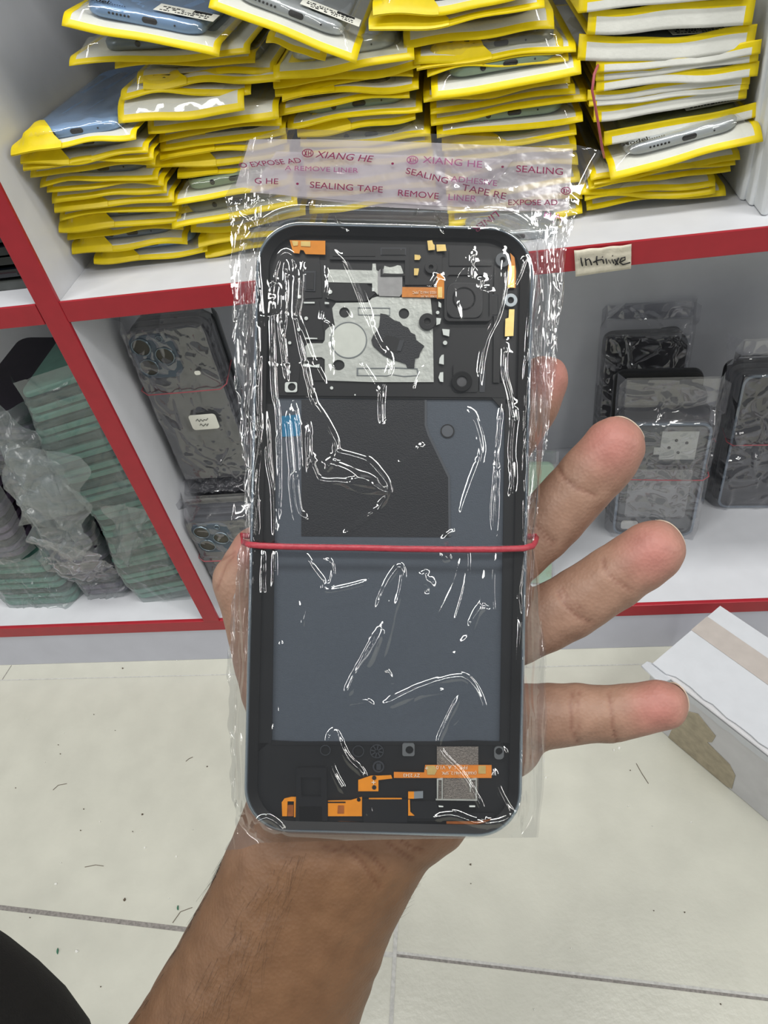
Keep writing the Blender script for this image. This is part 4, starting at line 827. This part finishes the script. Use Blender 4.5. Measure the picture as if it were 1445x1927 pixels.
for k in range(150):                                              # long pleats down both sides
    side = -1 if k % 2 else 1; c0 = rr_.uniform(-10, 62); c1 = c0 + rr_.uniform(-14, 14); y0 = rr_.uniform(380, 1450); L_ = rr_.uniform(60, 330)
    xe = 262 * side + side * (c0 + (c1 - c0) * (PY - y0) / 300 + 4 * np.sin(PY / rr_.uniform(20, 60) + k))
    Hf += rr_.uniform(-1, 1) * np.exp(-((a_ - xe) / rr_.uniform(1.8, 3.6)) ** 2) * np.exp(-((PY - y0) / L_) ** 4)
Hf *= .0010 * pats
topz = np.clip((470 - PY) / 60, 0, 1); Hf *= (1 - .75 * topz)
H3 = crinkle(PX * MM, PY * MM, .0022, 320, .012, 9) * np.clip((440 - PY) / 20, 0, 1) * (.25 + .75 * np.clip((PY - 345) / 30, 0, 1))
corner = np.exp(-(((PX - 462) / 40) ** 2 + ((PY - 1568) / 34) ** 2)) + np.exp(-(((PX - 985) / 45) ** 2 + ((PY - 1566) / 24) ** 2)) + .7 * np.exp(-(((PX - 450) / 22) ** 2 + ((PY - 400) / 60) ** 2))
H4 = crinkle(PX * MM, PY * MM, .0016, 600, .010, 19) * np.clip(corner, 0, 1)
base = np.where(SD < 0, .0007, .0007) - .0050 * out - .0004 * np.clip(-SD / 60, 0, 1)
base += np.clip(425 - PY, 0, 200) * .000146 * .10
base += .0005 * np.sin(PX / 90 + PY / 60) * np.clip((430 - PY) / 80, 0, 1)
ban = np.exp(-((PY - 1027) / 16) ** 2)
Hb = (Hr + H2 + Hf) * (1 - .75 * ban) + H3 + H4
Hb = np.where(SD < -8, np.maximum(Hb, -.0004), Hb)
Zf = base + Hb
def hgrid(PX, PY, Z): D = D0 - Z; k = D / FPX; return np.stack([(PX - IW / 2) * k, (IH / 2 - PY) * k, Z], -1).reshape(-1, 3)
mesh('front_film', hgrid(PX, PY, Zf), grid_faces(nu, nv), held, bag, None, True)
sl = (slice(None, None, 3), slice(None, None, 3))
Zb = -.0092 + .0047 * out[sl] - np.abs(Hf[sl]) * .3; edge0 = np.minimum(S[sl], 1 - S[sl]); Zb = np.where(edge0 < .012, Zf[sl] - .0002, np.minimum(Zb, Zf[sl] - .0003))
mesh('back_film', hgrid(PX[sl], PY[sl], Zb), grid_faces(PX[sl].shape[1], PX[sl].shape[0]), held, bag, None, True)
# sealing strip at the mouth and its print
stripf = FILM('sealing_strip_film', (.97, .96, .97), .8, .56, .2, (218, 212, 219), bump=.2, bscale=200)
def bagz(px, py):
    i = int(np.argmin(np.abs(PY[:, 10] - py))); row = PX[i]; j = int(np.argmin(np.abs(row - px))); return float(Zf[i, j])
def band_sheet(name, tp, bt, mat, lift, nu=80, nv=24, label=None):
    vs = []
    for j in range(nv):
        for i in range(nu):
            u, v = i / (nu - 1), j / (nv - 1)
            x = tp[0][0] + (tp[-1][0] - tp[0][0]) * u; yt_ = float(np.interp(x, *zip(*tp))); x2 = bt[0][0] + (bt[-1][0] - bt[0][0]) * u; yb_ = float(np.interp(x2, *zip(*bt)))
            X_, Y_ = x * (1 - v) + x2 * v, yt_ * (1 - v) + yb_ * v; z = bagz(X_, Y_) * 1.0 + lift; vs.append(hp(X_, Y_, D0 - z))
    return mesh(name, vs, grid_faces(nu, nv), mat, bag, None, True, label=label)
band_sheet('sealing_strip', [(470, 262), (600, 262), (800, 268), (1078, 280)], [(443, 350), (560, 372), (700, 388), (870, 398), (1070, 396)], stripf, .0006, label='pinkish white sealing strip')
band_sheet('sealing_strip', [(520, 285), (700, 290), (965, 300)], [(470, 362), (640, 376), (900, 392)], stripf, .0009, label='pinkish white sealing strip')
band_sheet('folded_flap', [(842, 352), (905, 318), (972, 282)], [(905, 432), (940, 433), (978, 436)], held, .0022, 30, 30)
pink = FILM('magenta_print', (.55, .08, .35), .3, .42, .4, (170, 20, 100)); pinkf = FILM('magenta_print_faint', (.80, .50, .70), .3, .2, .4, (190, 90, 150))
def bt(s, px, py, size, ang, mat=None, xs=1.15, bold=0, flip=False, shear=0, mirror=False, lift=.0016):
    z = max(bagz(px + q * 20, py) for q in range(5)) + lift
    return ptext('printed_lettering', s, px, py, size, D0 - z, ang, mat or pink, bag, xs, flip, bold, shear, mirror)
def logo(px, py, r, mat):
    D = D0 - (bagz(px, py) + .0016)
    plate('printed_emblem', [circ(px, py, r, 20, r * .72), circ(px, py, r * .84, 20, r * .58)], D, .00004, mat, bag)
    plate('printed_emblem', [[(px - r * .6, py + r * .4), (px - r * .25, py - r * .45), (px - r * .1, py - r * .4), (px - r * .42, py + r * .42)], [(px - r * .62, py - r * .4), (px - r * .5, py - r * .44), (px - r * .1, py + r * .4), (px - r * .25, py + r * .45)]], D, .00004, mat, bag)
    plate('printed_emblem', [[(px + r * .05, py - r * .45), (px + r * .18, py - r * .45), (px + r * .18, py - r * .05), (px + r * .5, py - r * .05), (px + r * .5, py - r * .4), (px + r * .62, py - r * .35), (px + r * .62, py + r * .35), (px + r * .5, py + r * .4), (px + r * .5, py + r * .08), (px + r * .18, py + r * .08), (px + r * .18, py + r * .45), (px + r * .05, py + r * .45)]], D, .00004, mat, bag)
logo(579, 288, 11, pink); bt('XIANG HE', 593, 296, 13, -5, xs=1.28, shear=.25); bt('\u2022', 735, 314, 13, 0)
logo(776, 301, 11, pinkf); bt('XIANG HE', 795, 306, 13, -5, pinkf, xs=1.35); bt('\u2022', 942, 320, 13, 0); bt('SEALING', 970, 323, 13, -4, xs=1.3)
bt('O EXPOSE AD', 452, 316, 10, 5, xs=1.35, shear=-.3); bt('A REMOVE LINER', 536, 320, 9, -2, pinkf, xs=1.45)
bt('G HE', 478, 345, 11, -2, xs=1.35); bt('\u2022', 556, 352, 13, 0); bt('SEALING TAPE', 582, 353, 12, -4, xs=1.3); bt('REMOVE', 747, 368, 12, -5, xs=1.25); bt('LINER', 842, 376, 12, -4, pinkf, xs=1.25)
bt('SEALING', 762, 326, 12, -14, xs=1.3); bt('TAPE RE', 868, 358, 13, -12, xs=1.3); bt('ADHESIVE', 848, 341, 11, -6, pinkf, xs=1.3); bt('EXPOSE AD', 955, 386, 11, 0, xs=1.2); logo(1065, 359, 10, pink)
bt('LINER', 934, 396, 13, 36, xs=1.2, flip=True, lift=.004); bt('M A', 1022, 408, 11, -10, pinkf, xs=1.3)

# rubber band round the held bag
rbm = M('red_rubber_band_held', (164, 54, 66), .45, var=.12, scale=500, bump=.2, bscale=900)
m = MB(); pts = [(1010, 1010, -.0065), (1008, 1018, -.0030), (1003, 1027, .0004), (985, 1032, .0022), (930, 1034, .0022), (850, 1034, .0020), (760, 1033, .0019), (680, 1031, .0019), (600, 1030, .0020), (540, 1029, .0021), (490, 1027, .0024), (468, 1025, .0008), (457, 1020, -.0030), (453, 1008, -.0085), (520, 1010, -.0100), (730, 1012, -.0100), (960, 1010, -.0100)]
pp = [hp(x, y, D0 - z) for x, y, z in pts]
m.tube(pp + [pp[0]], .00085, 8, .55, (0, 0, 1))
o = m.build('rubber_band', rbm, None, True, mw=HM); tag(o, 'red rubber band stretched across the middle of the held bag', 'rubber band')

# ------------------------------------------------------------------ the person: left forearm and hand, dark trouser knee
def cap(mb, p, q, r0, r1, nseg=6, zf=1.0):
    """tapered round-ended limb segment; zf flattens it in depth"""
    p = Vector(p); q = Vector(q); t = (q - p).normalized(); a = t.cross(Vector((0, 0, 1))).normalized(); b = t.cross(a).normalized(); rings = []
    n = 20
    for k in range(6): g = PI / 2 * (1 - k / 6 * .98); rings.append((p - t * r0 * math.sin(g), r0 * math.cos(g)))
    for k in range(nseg + 1): s = k / nseg; rings.append((p.lerp(q, s), r0 + (r1 - r0) * s))
    for k in range(1, 7): g = PI / 2 * (k / 6 * .98); rings.append((q + t * r1 * math.sin(g), r1 * math.cos(g)))
    mb.loft([[c + (a * math.cos(2 * PI * j / n) + b * math.sin(2 * PI * j / n) * zf) * max(r, .0002) for j in range(n)] for c, r in rings])
def P3(x, y, D): return hp(x, y, D)
hand = MB()
def chain(pts, zf=1.0):
    for (x0, y0, d0, r0), (x1, y1, d1, r1) in zip(pts[:-1], pts[1:]): cap(hand, P3(x0, y0, d0), P3(x1, y1, d1), r0 * .001, r1 * .001, 5, zf)
chain([(760, 1190, .2195, 11.5), (925, 1075, .2180, 10.4), (1030, 985, .2165, 10.0), (1085, 925, .2145, 9.7), (1148, 858, .2120, 9.2)])                      # middle
chain([(1090, 918, .2140, 9.4), (1154, 842, .2108, 9.3)])
chain([(800, 1260, .2195, 11.5), (960, 1195, .2180, 10.2), (1075, 1140, .2165, 10.2), (1160, 1082, .2140, 9.9), (1222, 1042, .2115, 9.4)])                     # ring
chain([(1165, 1078, .2138, 9.6), (1228, 1036, .2108, 9.4)])
chain([(850, 1370, .2190, 12.5), (985, 1352, .2175, 10.6), (1078, 1342, .2160, 9.4), (1150, 1344, .2140, 8.5), (1235, 1328, .2110, 7.6)])                      # little finger
chain([(1155, 1342, .2136, 8.2), (1246, 1326, .2104, 7.5)])
chain([(715, 1130, .2195, 11.5), (850, 960, .2190, 10.0), (945, 835, .2180, 9.2), (1000, 760, .2170, 8.8), (1022, 716, .2165, 7.8)])                           # index
chain([(600, 1440, .2225, 17), (530, 1290, .2185, 13.0), (478, 1130, .2150, 10.4), (463, 1092, .2150, 10.2), (485, 1040, .2135, 8.4)])                           # thumb
chain([(640, 1530, .2235, 20), (720, 1180, .2200, 13), (800, 1230, .2200, 14), (850, 1330, .2200, 15), (900, 1390, .2195, 14.0), (790, 1520, .2225, 16.5), (720, 1560, .2235, 18), (640, 1530, .2235, 20)], .8)
chain([(700, 1300, .2230, 20), (700, 1480, .2240, 20)], .75)
chain([(850, 1380, .2195, 13.5), (935, 1365, .2190, 13.0)]); chain([(860, 1440, .2200, 13), (960, 1400, .2185, 10.0)])
def armseg(x0, x1, y, D, zf):                       # elliptical ring from left/right outline pixels
    k = D / FPX; c = hp((x0 + x1) / 2, y, D); return c, (x1 - x0) / 2 * k, zf
arm = []
ang = math.radians(23)
for (xc, yc, D, hw, zf) in ((700, 1420, .2235, 190, .50), (665, 1500, .2235, 190, .56), (622, 1590, .2230, 178, .66), (580, 1680, .2230, 173, .72), (543, 1765, .2235, 178, .76), (500, 1860, .2245, 187, .78), (455, 1960, .2260, 200, .8), (390, 2100, .229, 222, .82), (320, 2260, .233, 240, .84), (200, 2520, .24, 262, .86)):
    k = D / FPX; c = hp(xc, yc, D); r = hw * k; ex = Vector((math.cos(ang), -math.sin(ang) * 1.0, 0)); n = 40
    arm.append([c + ex * r * math.cos(2 * PI * j / n) + Vector((0, 0, 1)) * r * zf * math.sin(2 * PI * j / n) for j in range(n)])
hand.loft(arm)
tmp = hand.build('tmp', [], None, True)
rm = tmp.modifiers.new('r', 'REMESH'); rm.mode = 'VOXEL'; rm.voxel_size = .00105; rm.use_smooth_shade = True
sm = tmp.modifiers.new('s', 'SMOOTH'); sm.factor = .6; sm.iterations = 14
me = bpy.data.meshes.new_from_object(tmp.evaluated_get(bpy.context.evaluated_depsgraph_get())); bpy.data.objects.remove(tmp)
me.name = 'person'
co = np.empty(len(me.vertices) * 3); me.vertices.foreach_get('co', co); co = co.reshape(-1, 3)
no = np.empty(len(me.vertices) * 3); me.vertices.foreach_get('normal', no); no = no.reshape(-1, 3)
Dv = D0 - co[:, 2]; vx = co[:, 0] * FPX / Dv + IW / 2; vy = IH / 2 - co[:, 1] * FPX / Dv
def pdist(pts):
    d = np.full(len(vx), 1e9)
    for (x0, y0), (x1, y1) in zip(pts[:-1], pts[1:]):
        dx, dy = x1 - x0, y1 - y0; t = np.clip(((vx - x0) * dx + (vy - y0) * dy) / (dx * dx + dy * dy), 0, 1); d = np.minimum(d, np.hypot(vx - x0 - t * dx, vy - y0 - t * dy))
    return d
front = np.clip(no[:, 2] * 2 + .3, 0, 1); disp = np.zeros(len(vx)); crease = np.zeros(len(vx))
for pts, wd, dp in (([(1050, 878), (1062, 900), (1085, 918), (1118, 932)], 3.2, .55), ([(1006, 985), (1022, 1002), (1044, 1020)], 3.5, .5), ([(1002, 996), (1020, 1014), (1040, 1028)], 2.5, .3),
                    ([(1134, 1052), (1138, 1070), (1158, 1092), (1186, 1110)], 3.2, .55), ([(1050, 1112), (1062, 1135), (1085, 1158), (1110, 1172)], 3.5, .5), ([(1058, 1108), (1072, 1130), (1096, 1146)], 2.6, .35), ([(1060, 1132), (1078, 1152), (1094, 1166)], 2.2, .3),
                    ([(1146, 1302), (1149, 1330), (1152, 1365), (1160, 1394)], 3.0, .5), ([(1078, 1300), (1074, 1330), (1076, 1370), (1086, 1396)], 3.4, .45), ([(1090, 1302), (1086, 1335), (1088, 1370)], 2.4, .25),
                    ([(400, 1058), (420, 1050), (440, 1040)], 3, .4), ([(408, 1110), (416, 1085), (424, 1062), (440, 1046)], 2.5, .35),
                    ([(640, 1590), (680, 1620), (700, 1650), (715, 1670)], 3.5, .4), ([(660, 1588), (700, 1612), (724, 1640)], 3, .3), ([(730, 1588), (755, 1604), (775, 1616)], 3.5, .5), ([(755, 1582), (776, 1596), (795, 1600)], 3, .5), ([(600, 1588), (640, 1606)], 3, .25)):
    d = pdist(pts); e = np.exp(-(d / wd) ** 2) * front; disp -= dp * .001 * e; crease = np.maximum(crease, e * .8)
r9 = np.random.default_rng(4)
for k in range(60):
    kx, ky = r9.uniform(-900, 900, 2); disp += .000018 * np.sin(co[:, 0] * kx + co[:, 1] * ky + r9.uniform(0, 6))
co2 = co + no * disp[:, None]; me.vertices.foreach_set('co', co2.reshape(-1))
# vertex colours: browner down the forearm, pink fingertip pads, darker in creases and forearm sides
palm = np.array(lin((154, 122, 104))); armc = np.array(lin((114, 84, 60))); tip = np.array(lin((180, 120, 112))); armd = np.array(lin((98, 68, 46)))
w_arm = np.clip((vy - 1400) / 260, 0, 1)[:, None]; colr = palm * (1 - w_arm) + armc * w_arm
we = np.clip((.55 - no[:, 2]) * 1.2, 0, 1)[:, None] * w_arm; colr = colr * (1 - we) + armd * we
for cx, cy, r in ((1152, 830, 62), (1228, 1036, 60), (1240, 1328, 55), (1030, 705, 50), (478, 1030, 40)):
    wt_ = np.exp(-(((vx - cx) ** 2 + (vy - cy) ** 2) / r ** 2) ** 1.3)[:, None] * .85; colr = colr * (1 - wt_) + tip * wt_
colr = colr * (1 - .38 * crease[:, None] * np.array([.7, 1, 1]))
ca = me.color_attributes.new('tone', 'FLOAT_COLOR', 'POINT'); ca.data.foreach_set('color', np.concatenate([colr, np.ones((len(colr), 1))], 1).reshape(-1).astype(np.float32))
skin = bpy.data.materials.new('skin'); skin.use_nodes = True; nt = skin.node_tree; b = nt.nodes['Principled BSDF']
at_ = nt.nodes.new('ShaderNodeAttribute'); at_.attribute_name = 'tone'; tc = nt.nodes.new('ShaderNodeTexCoord'); n1 = nt.nodes.new('ShaderNodeTexNoise'); n1.inputs['Scale'].default_value = 160; n1.inputs['Detail'].default_value = 6
mx = nt.nodes.new('ShaderNodeMixRGB'); mx.blend_type = 'MULTIPLY'; mx.inputs[0].default_value = .35; cr = nt.nodes.new('ShaderNodeValToRGB'); cr.color_ramp.elements[0].color = (.62, .55, .5, 1); cr.color_ramp.elements[1].color = (1.25, 1.25, 1.25, 1); cr.color_ramp.elements[0].position = .3; cr.color_ramp.elements[1].position = .7
nt.links.new(tc.outputs['Object'], n1.inputs['Vector']); nt.links.new(n1.outputs['Fac'], cr.inputs['Fac']); nt.links.new(at_.outputs['Color'], mx.inputs[1]); nt.links.new(cr.outputs['Color'], mx.inputs[2]); nt.links.new(mx.outputs[0], b.inputs['Base Color'])
b.inputs['Roughness'].default_value = .52; b.inputs['Specular IOR Level'].default_value = .35; b.inputs['Subsurface Weight'].default_value = .06; b.inputs['Subsurface Radius'].default_value = (.004, .0015, .001); b.inputs['Subsurface Scale'].default_value = .5
vo = nt.nodes.new('ShaderNodeTexVoronoi'); vo.inputs['Scale'].default_value = 900; nt.links.new(tc.outputs['Object'], vo.inputs['Vector']); bp = nt.nodes.new('ShaderNodeBump'); bp.inputs['Strength'].default_value = .35; bp.inputs['Distance'].default_value = .0003
nt.links.new(vo.outputs['Distance'], bp.inputs['Height']); nt.links.new(bp.outputs['Normal'], b.inputs['Normal'])
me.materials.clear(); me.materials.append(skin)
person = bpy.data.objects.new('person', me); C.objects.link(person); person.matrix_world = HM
tag(person, 'person: bare left forearm and open hand holding the bagged phone housing from behind', 'person')
nail = M('fingernail', (196, 178, 160), .3, var=.05)
def nails(cx, cy, D, R, deg, span):
    c = hp(cx, cy, D); vs = []; nu_, nv_ = 15, 13
    t = Vector((math.cos(math.radians(deg)), math.sin(math.radians(deg)), 0)); sd = Vector((-t.y, t.x, 0)); bk = Vector((0, 0, -1))
    for i in range(nv_):
        be = math.radians(-70 + 76 * i / (nv_ - 1))
        for j in range(nu_):
            al = math.radians(span * (j / (nu_ - 1) - .5) * (1 - .35 * max(0, (i / (nv_ - 1) - .6) / .4) ** 2))
            d = (t * math.cos(al) + sd * math.sin(al)) * math.cos(be) - bk * math.sin(be) * 1.0; vs.append(c + Vector((d.x, d.y, d.z)) * R)
    o = mesh('fingernail', vs, grid_faces(nu_, nv_), nail, person, None, True); so = o.modifiers.new('s', 'SOLIDIFY'); so.thickness = .0004
nails(1153, 843, .2114, .0098, 47, 84); nails(1227, 1037, .2114, .0099, 36, 84); nails(1245, 1326, .2108, .0080, 14, 84)
# hair along the arm
m = MB(); r5 = random.Random(5)
def hair(x, y, ang_, L, D, curl, r0=.00007):
    p = hp(x, y, D); d = Vector((math.cos(ang_), math.sin(ang_), r5.uniform(-.1, .25))).normalized(); pts = [p]
    for k in range(6): d = (d + Vector((-d.y, d.x, 0)) * curl / 6).normalized(); p = p + d * L / 6; pts.append(p)
    m.tube(pts, [r0 * (1 - .12 * k) for k in range(7)], 3)
for i in range(230):                                # left outline
    t = r5.random(); y = 1590 + 370 * t; x = float(np.interp(y, [1590, 1680, 1765, 1860, 1960], [450, 407, 362, 308, 246])) - r5.uniform(7, 17)
    hair(x, y, math.radians(234 + r5.uniform(-10, 10)), r5.uniform(.005, .012), .2225 + r5.uniform(-.003, .001), r5.uniform(.1, .5), .00006)
cov = [(y, x) for y, x in ((0, 0),)]
zfront = {}
for i in range(260):                                # lying over the forearm
    y = r5.uniform(1600, 1950); xc = np.interp(y, [1590, 1680, 1765, 1860, 1960], [622, 580, 543, 500, 455]); hw = np.interp(y, [1590, 1765, 1960], [178, 178, 200]); u = -.12 - .82 * r5.random(); 
    if u < -.93: continue
    zf = np.interp(y, [1590, 1765, 1960], [.66, .76, .8]); D = .2235; k = D / FPX; rise = math.sqrt(1 - u * u) * hw * k * zf
    hair(xc + u * hw * .98, y, math.radians(250 + r5.uniform(-14, 14)), r5.uniform(.004, .010), D - rise - .0002, r5.uniform(-.4, .4), .000028)
for i in range(40):
    y = r5.uniform(1660, 1730); x = float(np.interp(y, [1600, 1680, 1765], [792, 768, 735])) - r5.uniform(0, 8); hair(x, y, math.radians(r5.uniform(10, 50)), r5.uniform(.003, .006), .222, .3, .00004)
o = m.build('arm_hair', M('dark_hair', (34, 26, 22), .5), person, True); o['kind'] = 'stuff'
# knee in dark trousers at the lower left
m = MB(); n = 40; kn = []
kp0 = Vector((-.26, -.02, 0)); 
A0, B0 = hp(-340, 1955, .33), hp(150, 2235, .31)
for q in range(9):
    v = q / 8; c = A0.lerp(B0, v) + Vector((0, .006 * math.sin(v * 5), 0)); r = .066 - .01 * v
    g = [1, 1, 1, 1, 1, .99, .93, .75, .35][q]
    ax_ = (B0 - A0).normalized(); s1 = Vector((-ax_.y, ax_.x, 0)).normalized(); s2 = ax_.cross(s1)
    kn.append([c + s1 * r * g * math.cos(2 * PI * j / n) + s2 * r * g * math.sin(2 * PI * j / n) for j in range(n)])
m.loft(kn); o = m.build('trouser_knee', M('black_trouser_cloth', (14, 12, 10), .9, var=.2, scale=200, bump=.3, bscale=900), person, True, label='black trouser knee')
